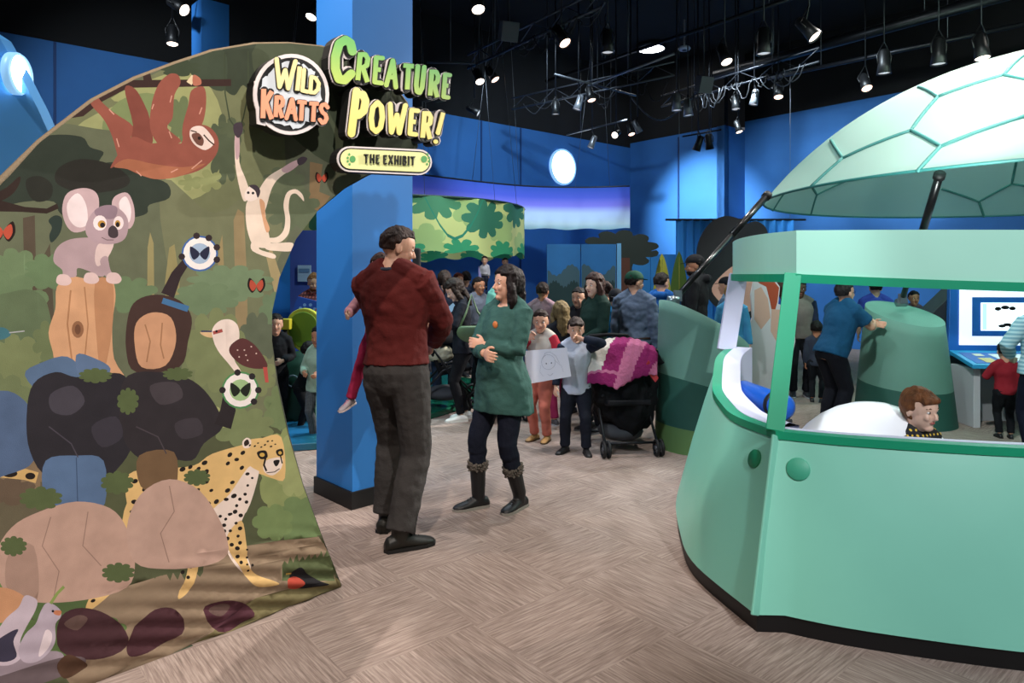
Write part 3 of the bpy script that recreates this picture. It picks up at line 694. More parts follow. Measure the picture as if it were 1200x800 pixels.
# ------------------------------------------------------------------ the mint booth
M_mint = mat('mint booth paint', '#84cdb8', .38, var=.05, scale=1.5, bump=.05, bscale=6)
M_mint2 = mat('pale mint paint', '#b4ecd9', .45, var=.03, scale=2)
M_green = mat('green trim paint', '#159a72', .4); M_lilac = mat('lilac white paint', '#d9d6ee', .5); M_white = mat('white laminate', '#ecebf0', .4)
M_black = mat('black base board', '#08080b', .5)
def cat_open(pts, n=6):
    P = [V(p) for p in pts]; P = [P[0]*2-P[1]]+P+[P[-1]*2-P[-2]]; out = []
    for i in range(1, len(P)-2):
        p0, p1, p2, p3 = P[i-1:i+3]
        for j in range(n):
            t = j/n; out.append(.5*((2*p1)+(p2-p0)*t+(2*p0-5*p1+4*p2-p3)*t*t+(3*p1-p0-3*p2+p3)*t**3))
    out.append(P[-2]); return out
side = cat_open([(1.76,5.50),(1.58,5.22),(1.46,4.9),(1.32,4.45),(1.235,4.0),(1.20,3.65),(1.275,3.29)])
front = cat_open([(1.275,3.29),(1.6,3.14),(2.2,2.97),(2.9,2.88),(3.6,2.86),(4.3,2.88),(5.0,2.97),(5.6,3.14),(5.925,3.29)])
mir = [V((7.2-p.x, p.y)) for p in side][::-1]
def norms(P):
    out = []
    for i in range(len(P)):
        t = (P[min(i+1, len(P)-1)]-P[max(i-1, 0)]).normalized(); out.append(V((t.y, -t.x)) * -1)
    return out
def outn(P):                                    # pointing away from the booth's middle
    c = V((3.6, 4.3)); N = norms(P)
    return [n if n.dot(p-c) > 0 else -n for n, p in zip(N, P)]
CN = {(1.275, 3.29): V((-.62, -.80)), (5.925, 3.29): V((.62, -.80))}
def on(P):
    N = outn(P)
    for i, p in enumerate(P):
        for k, v in CN.items():
            if abs(p.x-k[0])+abs(p.y-k[1]) < .01: N[i] = v*1.22
    return N
def rimz(p): return .85+.17*max(0, min(1, (p.y-4.5)/.95))
def wallshell(P, prof_out, prof_in, name, m, parent):
    """upright shell following P: prof = list of (height fraction 0..1 of the rim, outward offset)"""
    N = on(P); mb = MB(); loops = []
    for p, n in zip(P, N):
        row = [V((p.x+n.x*o, p.y+n.y*o, z*rimz(p))) for z, o in prof_out] + [V((p.x+n.x*o, p.y+n.y*o, z*rimz(p))) for z, o in prof_in]
        loops.append(row)
    mb.rings(loops, True, 0); return mb.build(name, m, parent, smooth=True)
bt = thing('booth', 'large mint green control booth with open window band and black base, at the right', 'booth', (2.9, 4.2, 0))
def sub_(o): o.matrix_parent_inverse = Matrix.Translation((-2.9, -4.2, 0)); return o
PO = [(.095, .245), (.4, .17), (.7, .085), (.97, .0)]; PI_ = [(.97, -.03), (.7, .055), (.4, .14), (.095, .215)]
for P, nm in ((side, 'side_panel'), (front, 'front_panel'), (mir, 'side_panel')):
    o = sub_(wallshell(P, PO, PI_, nm, M_mint, bt)); e = o.modifiers.new('e', 'EDGE_SPLIT'); e.split_angle = R(40)
    o = sub_(wallshell(P, [(.955, .012), (1., .012)], [(1., -.055), (.955, -.055)], 'rim_trim', M_green, bt)); e = o.modifiers.new('e', 'EDGE_SPLIT'); e.split_angle = R(40)
    o = sub_(wallshell(P, [(.0, .235), (.105, .235)], [(.105, .14), (.0, .14)], 'black_base', M_black, bt)); e = o.modifiers.new('e', 'EDGE_SPLIT'); e.split_angle = R(40)
    iw = -.085 if P is front else -.17
    o = sub_(wallshell(P, [(.0, iw+.04), (.99, iw+.04), (.99, -.05)], [(1.004, -.05), (1.004, iw), (.0, iw)], 'inner_wall', M_lilac, bt)); e = o.modifiers.new('e', 'EDGE_SPLIT'); e.split_angle = R(40)
def beam(a, b, wd, dp, name, m, parent, side_dir=None, bevel=.004):
    a = V(a); b = V(b); t = (b-a).normalized(); s = V(side_dir or (1, 0, 0)); s = (s-t*s.dot(t)).normalized(); k = t.cross(s)
    mb = MB(); q = [s*wd/2+k*dp/2, -s*wd/2+k*dp/2, -s*wd/2-k*dp/2, s*wd/2-k*dp/2]; mb.slab([a+x for x in q], (0, 0, 0), b-a)
    return mb.build(name, m, parent, bevel=bevel)
# strip that covers the seam at the corner
for cx in (1.275, 5.925):
    sx = -1 if cx < 2 else 1; n = CN[(cx, 3.29)]*1.22
    sub_(beam((cx+n.x*.257, 3.29+n.y*.257, .085), (cx+n.x*.012, 3.29+n.y*.012, .83), .05, .014, 'corner_strip', M_mint, bt, (.8, -sx*-.6*-1, 0)))
    sub_(beam((cx, 3.31, .84), (cx-sx*.215, 3.62, 1.60), .085, .05, 'corner_post', M_green, bt, (.8, .3*sx, 0)))
    bx = 1.70 if sx < 0 else 5.5
    sub_(beam((bx, 5.42, 1.0), (bx+(.13 if sx < 0 else -.13), 5.52, 1.6), .14, .04, 'rear_post', M_lilac, bt, (1, 0, 0)))
fside = cat_open([(2.15,6.0),(1.80,5.45),(1.60,4.95),(1.47,4.4),(1.44,3.95),(1.50,3.6)])
ffront = cat_open([(1.50,3.6),(1.95,3.44),(2.5,3.34),(3.1,3.30),(3.6,3.29),(4.1,3.30),(4.7,3.34),(5.25,3.44),(5.70,3.6)])
fmir = [V((7.2-p.x, p.y)) for p in fside][::-1]
CN[(1.5, 3.6)] = V((-.6, -.8)); CN[(5.7, 3.6)] = V((.6, -.8))
for P in (fside, ffront, fmir):
    N = on(P)
    for lo, hi, o1, o2, nm, m in ((.045, .27, 0, -.05, 'fascia', M_mint2), (0, .045, .012, -.062, 'fascia_trim', M_green)):
        rs = []
        for p, n in zip(P, N):
            b = 1.835 - .275 - (.058*max(0, 1-((p.x-3.6)/2.1)**2) if P is ffront else 0); t = 1.835-(.02*max(0, 1-((p.x-3.6)/2.1)**2) if P is ffront else 0)
            z0 = b+lo; z1 = t if hi > .1 else b+hi
            rs.append([V((p.x+n.x*o1, p.y+n.y*o1, z0)), V((p.x+n.x*o1, p.y+n.y*o1, z1)), V((p.x+n.x*o2, p.y+n.y*o2, z1)), V((p.x+n.x*o2, p.y+n.y*o2, z0))])
        mb = MB(); mb.rings(rs, True, 0, sm=False); o = sub_(mb.build(nm, m, bt))
def disc(c, n, r, name, m, parent, th=.008):
    n = V(n).normalized(); q = n.to_track_quat('Z', 'Y').to_matrix().to_4x4(); mb = MB()
    mb.lathe([(r, -th), (r, th), (r*.96, th+.002)], seg=28, M=Matrix.Translation(c) @ q); return mb.build(name, m, parent)
# round marks on the hull: found on the panels themselves
def hull_pt(P, px, py):
    """the point of the painted panel P seen at this pixel"""
    N = on(P); best = None
    for p, n in zip(P, N):
        for k in range(60):
            f = .12+.85*k/59
            o = .225+(f-.12)/.28*(.17-.225) if f < .4 else (.17+(f-.4)/.3*(.085-.17) if f < .7 else .085*(1-(f-.7)/.27))
            q = V((p.x+n.x*o, p.y+n.y*o, f*rimz(p))); sx = 600+q.x/q.y*800; sy = 322+(EYE-q.z)/q.y*800; d = (sx-px)**2+(sy-py)**2
            if best is None or d < best[0]: best = (d, q, V((n.x, n.y, .32)))
    return best[1], best[2]
dense = lambda P: [P[i].lerp(P[i+1], j/6) for i in range(len(P)-1) for j in range(6)]
c, n = hull_pt(dense(side), 885, 536); sub_(disc(c, n, .046, 'round_mark', mat('dark green mark', '#137a55', .5), bt))
c, n = hull_pt(dense(front), 936, 550); sub_(disc(c, n, .052, 'round_mark', mat('teal green mark', '#3fa486', .5), bt))
# things inside the booth
t = thing('dashboard', 'smooth white domed dashboard inside the mint booth, beside the child', 'dashboard', (1.95, 3.72, 0))
mb = MB(); mb.ell((0, 0, .45), (.47, .30, .46), seg=32, rg=16); mb.build('dome', M_white, t)
mb = MB(); mb.lathe([(.28, 0), (.28, .2), (.26, .3)]); mb.build('stand', M_lilac, t)
t = thing('cushion_roll', 'blue padded bench with black straps in the left corner of the mint booth', 'bench', (1.62, 4.42, 0), R(-84))
mb = MB(); mb.box((0, 0, .36), (.52, .14, .72)); mb.build('bench_box', mat('dark bench box', '#15161c', .6), t, bevel=.01)
mb = MB(); mb.tube([(-.30, 0, .79), (-.27, 0, .795), (.27, 0, .795), (.30, 0, .79)], [.05, .08, .08, .05], 18); mb.build('blue_pad', mat('blue vinyl', '#1e62cf', .35), t)
for x in (.2,): mb = MB(); mb.tube([(x-.02, 0, .795), (x+.02, 0, .795)], .085, 18); mb.build('strap', M_black, t)

# ------------------------------------------------------------------ shell canopy over the booth
SCx, SCy, SR, SH, SZ = 6.1, 7.6, 3.1, 1.55, 2.5
def sheet():
    m = bpy.data.materials.new('mint shell fabric'); m.use_nodes = True; nt = m.node_tree; b = nt.nodes['Principled BSDF']; out = nt.nodes['Material Output']
    b.inputs['Base Color'].default_value = lin('#c3e4d8'); b.inputs['Roughness'].default_value = .6
    tr = nt.nodes.new('ShaderNodeBsdfTranslucent'); tr.inputs[0].default_value = lin('#9fd8cf'); mx = nt.nodes.new('ShaderNodeMixShader'); mx.inputs[0].default_value = .5
    nt.links.new(b.outputs[0], mx.inputs[1]); nt.links.new(tr.outputs[0], mx.inputs[2]); nt.links.new(mx.outputs[0], out.inputs[0])
    return m
RS = (SR*SR+SH*SH)/(2*SH); CZ = SZ+SH-RS
can = thing('shell_canopy', 'huge pale mint dome canopy with teal hexagon ribs, over the booth', 'canopy', (SCx, SCy, 0))
mb = MB(); rs = []
for j in range(19):
    th = math.asin(SR/RS)*(1-j/18*.992); rs.append([V((RS*math.sin(th)*math.cos(2*PI*k/72), RS*math.sin(th)*math.sin(2*PI*k/72), CZ+RS*math.cos(th))) for k in range(72)])
mb.rings(rs, False, 0); mb.build('fabric', sheet(), can)
mb = MB(); mb.tube([V((SR*math.cos(2*PI*k/72), SR*math.sin(2*PI*k/72), SZ)) for k in range(73)], .014, 8); mb.build('rim_hoop', mat('teal hoop', '#2f7470', .5), can)
def ray_shell(px, py, near=True):
    d = V(((px-600)/800, 1, (322-py)/800)); o = V((0, 0, EYE)); c = V((SCx, SCy, CZ)); a = d.dot(d); b = 2*d.dot(o-c); cc = (o-c).dot(o-c)-RS*RS; D = b*b-4*a*cc
    if D < 0: D = 0
    t = (-b+(-1 if near else 1)*math.sqrt(D))/(2*a); p = o+d*t
    if p.z < SZ: p.z = SZ
    return p
def c4(x, y): return (800+x/2.857, y/2.857)
ribs = [[(497,470),(537,530),(765,437),(855,325),(790,292)],[(855,325),(1075,252),(1150,180)],[(1075,252),(1150,267)],[(765,437),(865,490),(1150,388)],[(865,490),(782,584)],[(537,530),(430,626)]]
M_rib = mat('teal rib', '#3d7d78', .6); q0 = V((SCx, SCy, CZ))
def rib(P3):
    pts = []
    for a, b in zip(P3, P3[1:]):
        for j in range(8): pts.append(a.lerp(b, j/8))
    pts.append(P3[-1]); pts = [((p-q0).normalized()*(RS+.002))+q0-V((SCx, SCy, 0)) for p in pts]
    mb = MB(); mb.tube(pts, .019, 6); mb.build('rib', M_rib, can)
for r_ in ribs:
    P3 = [ray_shell(*c4(*p)) for p in r_]
    rib(P3)
    for ang in (70, 140, 215, 290): Rm = Matrix.Rotation(R(ang), 3, 'Z'); rib([Rm @ (p-q0)+q0 for p in P3])
    P4 = [V((p.x, 2*SCy-p.y, p.z)) for p in P3]
# leg pods of the shell, each with a pole
def pod(c, r0, r1, h, tilt, label, bands):
    t = thing('shell_leg_pod', label, 'exhibit stand', (c[0], c[1], 0)); rs = []
    for j in range(15):
        f = j/14; rs.append([V(((r0+(r1-r0)*f)*math.cos(2*PI*k/48), (r0+(r1-r0)*f)*math.sin(2*PI*k/48), 0)) for k in range(48)])
        for p in rs[-1]: p.z = f*(h+tilt[0]*p.x+tilt[1]*p.y)
    names = [nm for nm, _, _ in bands]; mats_ = [mm for _, mm, _ in bands]; lim = [z for _, _, z in bands]
    z0 = 0
    for nm, mm, z1 in bands:
        seg = []
        for f0 in [z0+(z1-z0)*j/6 for j in range(7)]:
            row = []
            for k in range(48):
                a = 2*PI*k/48; rr = r0+(r1-r0)*f0; x, y = rr*math.cos(a), rr*math.sin(a); row.append(V((x, y, f0*(h+tilt[0]*x+tilt[1]*y))))
            seg.append(row)
        mb = MB(); mb.rings(seg, False, 0)
        if z1 == 1: mb.f.append(tuple(range(6*48, 7*48))); mb.mi.append(0); mb.sm.append(False)
        mb.build(nm, mm, t); z0 = z1
    return t
Mp1 = mat('sage green paint', '#628e80', .7, var=.06, scale=3, bump=.2, bscale=150); Mp2 = mat('deep green paint', '#1f5247', .7, var=.05); Mp3 = mat('olive green paint', '#5b7d48', .7)
pod((1.80, 6.42), .45, .41, 1.14, (-.55, -.12), 'dark and sage green banded leg pod left of the booth, behind the quilt-covered stroller', [('olive_band', Mp3, .17), ('green_band', Mp2, .5), ('sage_band', Mp1, 1)])
pod((4.28, 7.45), .50, .38, 1.18, (-.10, .31), 'sage green cone-shaped leg pod seen through the booth window, with the man leaning on it', [('green_band', Mp2, .36), ('sage_band', Mp1, 1)])
def pole(a, b, label):
    a = V(a); b = V(b); t = thing('canopy_pole', label, 'pole', tuple(a)); d = b-a
    mb = MB(); mb.tube([d*.06, d*.6], .028, 12); mb.tube([d*.58, d], .036, 12); mb.build('tube', mat('black tube', '#0c0c0f', .3), t)
    mb = MB(); mb.tube([d*.98, d*1.01], .05, 12); mb.build('end_cap', mat('black plastic', '#09090b', .6), t)
    mb = MB(); mb.tube([V((-.05, 0, 0)), V((.05, 0, 0))], .045, 14); mb.box(d*.04, (.07, .05, .10)); mb.build('pivot_bracket', mat('steel', '#9ba4a8', .3, .9), t)
tip = at(899, 229, 7.55)
pole((1.50, 6.35, 1.36), tip, 'slanted black pole from the left leg pod up to the canopy edge')
pole((4.22, 7.40, 1.30), at(1101, 205, 6.15), 'steep black pole standing on the cone-shaped pod seen through the window')

# ------------------------------------------------------------------ the kiosk at the right
kx = fl(1152, 489); k = thing('drawing_kiosk', 'blue and white drawing kiosk with lit screen on a grey desk, at the far right', 'kiosk', (5.3, 7.35, 0), R(-4))
Mb = mat('kiosk blue', '#1660b2', .45); Mdesk = mat('desk edge blue', '#2f9bd0', .4); Mg = mat('grey laminate', '#8e8f92', .6)
for x in (-.42, .52): mb = MB(); mb.box((x, -.03, .31), (.07, .42, .62)); mb.build('leg', mat('pale grey leg', '#b9babf', .5), k, bevel=.005)
mb = MB(); mb.box((.05, .16, .3), (.9, .04, .6)); mb.build('back_panel', Mg, k)
mb = MB(); mb.slab([(-.52, -.34, .63), (.66, -.34, .63), (.60, .2, .72), (-.46, .2, .72)], (0, 0, 0), (0, 0, .045)); mb.build('desk_top', Mdesk, k, bevel=.006)
mb = MB(); mb.slab([(-.46, -.30, .681), (.6, -.30, .681), (.56, .1, .747), (-.42, .1, .747)], (0, 0, 0), (0, 0, .004)); mb.build('desk_mat', Mb, k)
Mscr = mat('lit white graphic', '#dfe9f6', .4, emit=.55)
mb = MB(); mb.slab([(-.47, .2, .70), (.62, .2, .70), (.66, .28, 1.72), (-.40, .28, 1.72)], (0, 0, 0), (0, .06, 0)); mb.build('backboard', Mb, k, bevel=.006)
def kp(u, v, off): return V((-.47+1.09*u+.05*v, .2+.08*v-off, .70+1.02*v))
def kq(u0, v0, u1, v1, off, name, m, cut=0): mb = MB(); mb.slab([kp(u0, v0, off), kp(u1, v0, off), kp(u1+cut, v1, off), kp(u0+cut, v1, off)], (0, -.004, 0), (0, .004, 0)); return mb.build(name, m, k)
kq(.10, .12, .92, .93, .012, 'white_graphic', Mscr); kq(.22, .22, .86, .64, .024, 'screen_bezel', Mb); s_ = kq(.30, .28, .78, .58, .034, 'screen', mat('lit screen', '#e6f3fb', .3, emit=1.1))
mb = MB()
for u, v, r in ((.46, .515, .035), (.53, .53, .045), (.60, .52, .035)): mb.ell(kp(u, v, .042), (r, .004, .022))
mb.build('drawn_hair', M_black, k)
mb = MB()
for u, v, r in ((.50, .33, .04), (.55, .345, .045), (.60, .33, .04)): mb.ell(kp(u, v, .042), (r, .004, .018))
mb.build('drawn_beard', M_black, k)
kq(.31, .29, .35, .57, .040, 'tool_strip', mat('mint screen strip', '#9fe0c8', .4, emit=.8))
rd = random.Random(4)
for i in range(5):
    u = .18+.14*i; v = .83-.03*(i % 2); mb = MB(); pts = [kp(u-.06+.012*j, v+.03*math.sin(j*.9+i), .02) for j in range(11)]; mb.tube(pts, .004, 5); mb.build('graphic_line', mat('blue grey line', '#a9b8cf', .5), k)
for (x, y, wd, dp, m, nm) in ((-.28, -.2, .13, .16, mat('manila card', '#d2bd84', .7), 'card'), (-.27, 0, .09, .08, mat('beige card', '#d9d3c4', .7), 'card'), (.10, -.1, .5, .26, mat('paper', '#dcdce0', .7), 'drawing_sheet')):
    z = .686+(y+.3)*.166; mb = MB(); mb.slab([(x-wd/2, y-dp/2, z-dp*.083), (x+wd/2, y-dp/2, z-dp*.083), (x+wd/2, y+dp/2, z+dp*.083), (x-wd/2, y+dp/2, z+dp*.083)], (0, 0, 0), (0, 0, .004)); mb.build(nm, m, k)
t = thing('equipment_case', 'dark angular cabinet behind the kiosk, right of the cone-shaped pod', 'cabinet', (4.98, 7.95, 0))
mb = MB(); mb.slab([(-.1, 0, .35), (.02, 0, .05), (.35, 0, .05), (.35, 0, 1.55), (.28, 0, 1.5), (-.12, 0, 1.12)], (0, 0, 0), (0, .3, 0)); mb.build('cabinet_body', mat('charcoal laminate', '#34353b', .6), t, bevel=.006)
mb = MB(); mb.box((.15, .15, .025), (.42, .3, .05)); mb.build('foot', M_black, t)

# ------------------------------------------------------------------ play area at the left
def flat_art(P, Ud, thing_, layers, thick, name, outline, m_back, N=None):
    """upright printed board: outline and layers in (u, z) metres; P the base point"""
    ov, tris, top = cdt([l[0] for l in layers], [V(q) for q in outline]); names = [layers_c for layers_c in [m_back]+[l[1] for l in layers]]
    mb = MB(); N = N or V((Ud.y, -Ud.x, 0)); n = len(ov)
    F = [Ud*p.x+V((0, 0, p.y)) for p in ov]; mats_ = list(dict.fromkeys(names))
    for f, k_ in zip(tris, top): mb.f.append(tuple(f)); mb.mi.append(mats_.index(names[k_+1] if k_ >= 0 else m_back)); mb.sm.append(False)
    mb.v = [tuple(p) for p in F]
    o2 = [Ud*q[0]+V((0, 0, q[1])) for q in outline]; m_ = len(o2); b = len(mb.v)
    mb.v += [tuple(p) for p in o2]+[tuple(p-N*thick) for p in o2]
    for i in range(m_): mb.f.append((b+i, b+(i+1) % m_, b+m_+(i+1) % m_, b+m_+i)); mb.mi.append(0); mb.sm.append(False)
    mb.f.append(tuple(range(b+m_, b+2*m_))); mb.mi.append(0); mb.sm.append(False)
    me = bpy.data.meshes.new(name); me.from_pydata(mb.v, [], mb.f)
    for q in mats_: me.materials.append(q)
    me.polygons.foreach_set('material_index', mb.mi); o = bpy.data.objects.new(name, me); C.objects.link(o); o.parent = thing_; return o
def bump_loop(cx, cz, rx, rz, lobes, depth, seed=0, n=6):
    rd = random.Random(seed); out = []; N_ = lobes*n
    for i in range(N_):
        a = 2*PI*i/N_; k_ = 1-depth*(1-math.sin(PI*(i % n)/n))**1.5*rd.uniform(.8, 1.2); out.append((cx+rx*k_*math.cos(a), cz+rz*k_*math.sin(a)+.0007*i))
    return out
floorm = ramp_mat('play deck vinyl', [(0, '#0f5a4a'), (.3, '#147068'), (.5, '#1f7fa0'), (.7, '#2b6fb0'), (1, '#0f6048')], 'X', -4.6, .2, .25, offset=(.8, .7))
mb = MB(); pl = [(300,540),(300,532),(388,526),(512,489),(566,472),(575,452),(480,437),(330,440),(290,446)]
PF = [fl(*p) for p in pl[1:]]; mb.slab(PF, (0, 0, 0), (0, 0, .07)); tag(mb.build('play_deck', floorm, bevel=.01), 'low glossy teal and blue play deck on the floor behind the pillar', 'platform')
# round jungle canopy
jt = thing('jungle_canopy', 'round hanging canopy of yellow green jungle print behind the pillar', 'canopy', (-1.9, 11.2, 0)); JR = 2.1
jl = [([(-9,1.86),(9,1.86),(9,2.74),(-9,2.74)], '#bfc987')]
rd = random.Random(12)
for i in range(20):
    a = -6.5+i*.66; jl.append((bump_loop(a, 2.3+rd.uniform(-.3, .3), .3, .25, 6, .3, i), rd.choice(['#9fb97a', '#d3d697', '#94b074'])))
for i in range(17):
    a = -6.5+i*.82; jl.append((bump_loop(a, 2.42+rd.uniform(-.12, .2), .42, .30, 9, .32, 90+i), rd.choice(['#3a8068', '#2f705c', '#3f7d60'])))
    jl.append((bump_loop(a+.4, 1.93, .3, .17, 8, .35, 50+i), '#2f9068'))
for i in range(6):
    a = -5.6+i*2.1; pts = [(a+.12*j, 2.74-.62*math.sin(PI*j/8)) for j in range(9)]; w2 = .028
    jl.append(([(p[0], p[1]) for p in pts]+[(p[0]+.004, p[1]-w2*1.6) for p in pts[::-1]], '#1f7a66'))
per = 2*PI*JR; N_ = 180; bot = [(-per/2+per*i/N_, 1.9+.03*math.sin(i*.7)+.025*math.sin(i*.31)) for i in range(N_+1)]
outl = bot+[(per/2-per*i/N_, 2.67) for i in range(N_+1)]
ov, tris, top = cdt([l[0] for l in jl], [V(q) for q in outl])
cols = [l[1] for l in jl]; uc = sorted(set(cols)); mb = MB()
for p in ov:
    a = p.x/JR-PI/2; rr = JR+.02*math.sin(p.x*9); mb.v.append((rr*math.cos(a), rr*math.sin(a), p.y))
for f, k_ in zip(tris, top): mb.f.append(tuple(f)); mb.mi.append(uc.index(cols[max(k_, 0)])); mb.sm.append(True)
o = mb.build('printed_fabric', [mat('canopy print', c_, .8, emit=.05) for c_ in uc], jt)  # faint glow added to the fabric's print colours
for z in (2.67,): mb = MB(); mb.tube([(JR*math.cos(2*PI*i/60), JR*math.sin(2*PI*i/60), z) for i in range(61)], .018, 6); mb.build('hoop', mat('dark hoop', '#1b3b33', .6), jt)
for a in (-70, -20, 40, 110, 170, 230):
    mb = MB(); x, y = JR*math.cos(R(a)), JR*math.sin(R(a)); mb.tube([(x, y, 2.67), (x*.8, y*.8, 6.9)], .003, 5); mb.build('hanging_wire', mat('wire', '#7d8288', .4, .8), jt)
# hanging violet ribbon
def ribbon(path, z0, z1, m, name, label, cat_, wires=()):
    P = cat_open(path, 10); mb = MB(); rs = []
    for i, p in enumerate(P):
        k_ = .02*math.sin(i*1.9); rs.append([V((p.x, p.y+k_, z0+.015*math.sin(i*.8))), V((p.x, p.y, (z0+z1)/2)), V((p.x, p.y, z1)), V((p.x+.01, p.y+.02, z1)), V((p.x+.01, p.y+.02, (z0+z1)/2)), V((p.x+.01, p.y+k_+.02, z0+.015*math.sin(i*.8)))])
    mb.rings(rs, True, 0); t = thing(name, label, cat_, (0, 0, 0)); mb.build('fabric', m, t)
    mb = MB(); mb.tube([V((p.x, p.y+.01, z1)) for p in P], .018, 6); mb.build('rod', mat('dark rod', '#20242c', .5), t)
    for i in wires: p = P[i]; mb = MB(); mb.tube([(p.x, p.y, z1), (p.x+(.4 if i % 2 else -.2), p.y, 6.9)], .004, 5); mb.build('hanging_wire', mat('wire', '#7d8288', .4, .8), t)
    return t
ocean = ramp_mat('ribbon cloth with painted light', [(0, '#9fd3e6'), (.12, '#bfe0f4'), (.38, '#a9c3f2'), (.55, '#6f6fd0'), (.75, '#3f4fb8'), (1, '#2a4aa4')], 'Z', 2.55, 3.42, .7, emit=.32)  # projected light painted into the gradient, plus an added glow
def xy(px, Y): return ((px-600)/800*Y, Y)
ribbon([xy(380, 11.0), xy(487, 12.3), xy(560, 13.3), xy(620, 14.0), xy(680, 14.2), xy(738, 14.0)], 2.55, 3.42, ocean, 'violet_ribbon', 'long curved violet fabric ribbon with pale blue light painted in, hanging before the back wall', 'hanging fabric', (12, 19, 28, 39, 46))
# round lights
def round_light(c, n, r, label):
    t = thing('round_wall_light', label, 'light', tuple(c), 0); n = V(n).normalized(); q = n.to_track_quat('Z', 'Y').to_matrix().to_4x4()
    mb = MB(); mb.lathe([(r*1.1, 0), (r*1.1, .05), (r*1.0, .07), (r*.97, .05), (r*.97, 0)], seg=40, M=q); mb.build('rim', mat('blue white rim', '#8fc4ee', .4, emit=.5), t)
    mb = MB(); mb.lathe([(r*.98, .0), (r*.98, .045), (r*.5, .05)], seg=40, M=q); mb.build('glowing_disc', mat('glowing white', '#f4fbff', .4, emit=4), t)
k_ = (658-600)/800; tw = (3.17-k_*18.3)/(.763-k_*.647); Yw = 18.3-.647*tw
c = V((k_*Yw, Yw, EYE+(322-196)/800*Yw))+W_*.02; round_light(c, W_, .40, 'round white glowing light on the back wall above the violet ribbon')
# blue fin panel and its light at the far left
t = thing('blue_fin_panel', 'light blue curved fin panel at the left edge, behind the banner', 'panel', (0, 0, 0)); Yf = 5.4
pts = [at(x, y, Yf) for x, y in ((-120, 10), (-20, 30), (2, 46), (18, 82), (34, 122), (46, 156), (44, 172), (26, 186), (10, 196), (-20, 260), (-60, 420), (-90, 559), (-200, 559), (-200, 10))]
for p in pts: p.y += (p.x+4)*.5
mb = MB(); mb.slab(pts, (0, 0, 0), (.03, .08, 0)); mb.build('panel_board', mat('sky blue panel', '#58a8ea', .6, var=.05, scale=2), t)
c = at(14, 86, Yf); c.y += (c.x+4)*.5-.01; round_light(c, (1, .12, 0), .15, 'round white glowing light on the blue fin panel at the left edge')
# panels, sign, seats behind the banner's right edge
M_viol = mat('violet panel', '#3c56b0', .7, var=.1, scale=2)
def board(px0, px1, Y, z1, name, label, m, cat_='panel', z0=0, th=.06, dY=0, layers=(), shape=None):
    a = V(xy(px0, Y)+(0,)); b = V(xy(px1, Y+dY)+(0,)); t = thing(name, label, cat_, tuple((a+b)/2)); u = (b-a).normalized(); L_ = (b-a).length/2
    out = shape or [(-L_, z0), (L_, z0), (L_, z1), (-L_, z1)]
    flat_art(None, u, t, [(l, c_) for l, c_ in layers], th, 'board', out, m)
    return t, u, L_
t, u, L_ = board(340, 392, 9.2, 2.2, 'violet_display_wall', 'violet blue display wall seen between the banner and the pillar', M_viol)
for (x, z, w2, h2, m, nm) in ((-.10, 1.62, .18, .22, mat('pale blue notice', '#9dbfe6', .6), 'notice'), (-.10, 1.66, .14, .05, mat('notice photo', '#5d86b8', .6), 'notice_photo')):
    mb = MB(); mb.box(u*x+V((0, -.02-(.006 if nm != 'notice' else 0), z)), (w2, .01, h2)); mb.build(nm, m, t)
board(318, 345, 10.4, 2.6, 'bright_blue_board', 'bright blue board behind the violet display wall', mat('bright blue board', '#1d78d8', .6))
t = thing('paw_sign', 'blue pointed sign with a pale paw print, left of the man in the plaid shirt', 'sign', tuple(V(xy(357, 8.2)+(0,))))
sh = [(-.13, 1.22), (-.08, 1.34), (.16, 1.28), (.21, 1.20), (.19, 1.12), (.02, .92), (-.06, .84), (-.12, .9)]
flat_art(None, V((1, 0, 0)), t, [([(cx+r*math.cos(a), cz+r*math.sin(a)) for a in [2*PI*i/14 for i in range(14)]], mat('pale paw', '#8fb6ea', .6)) for cx, cz, r in ((.03, 1.13, .05), (-.05, 1.2, .02), (0, 1.24, .02), (.07, 1.24, .02), (.12, 1.19, .02))], .04, 'board', sh, mat('paw sign blue', '#2b57b8', .5))
mb = MB(); mb.tube([(0, .03, .07), (0, .03, 1.0)], .02, 8); mb.build('post', black, t)
Mleaf = mat('leaf seat green', '#6b8a1e', .5, var=.1); Mleaf_e = mat('leaf seat yellow edge', '#b9b93a', .5)
def leaf_chair(px, Y, w2, h2, z0, label):
    t = thing('leaf_seat', label, 'seat', xy(px, Y)+(.07,), 0, 'leaf-shaped seats on the play deck')
    for r_, m, nm, d in ((1, Mleaf_e, 'edge', 0), (.84, Mleaf, 'leaf_face', -.012)):
        pts = [V((w2*r_*math.cos(a)*(1+.15*math.sin(a)), d, z0+h2*r_*math.sin(a))) for a in [2*PI*i/24 for i in range(24)]]
        mb = MB(); mb.slab(pts, (0, -.02, 0), (0, .06, 0)); mb.build(nm, m, t, bevel=.008)
    mb = MB(); mb.tube([(0, .02, 0), (0, .02, z0-h2*.8)], .03, 8); mb.build('stem', mat('seat stem', '#1c4a2c', .6), t)
leaf_chair(356, 7.6, .19, .24, .92, 'larger yellow green leaf seat, left of the two on the play deck'); leaf_chair(379, 7.7, .15, .22, .93, 'narrower yellow green leaf seat beside the pillar')
t = thing('hill_play_block', 'dark green rounded play block below the leaf seats, with a ring mark', 'play block', xy(352, 7.3)+(.07,))
mb = MB(); mb.ell((0, .12, 0), (.55, .3, .72), fn=lambda d: V((d.x, d.y, max(d.z, -.0)))); mb.build('mound', mat('dark green block', '#0f3d2a', .6), t, remesh=.03, smooth_it=4)
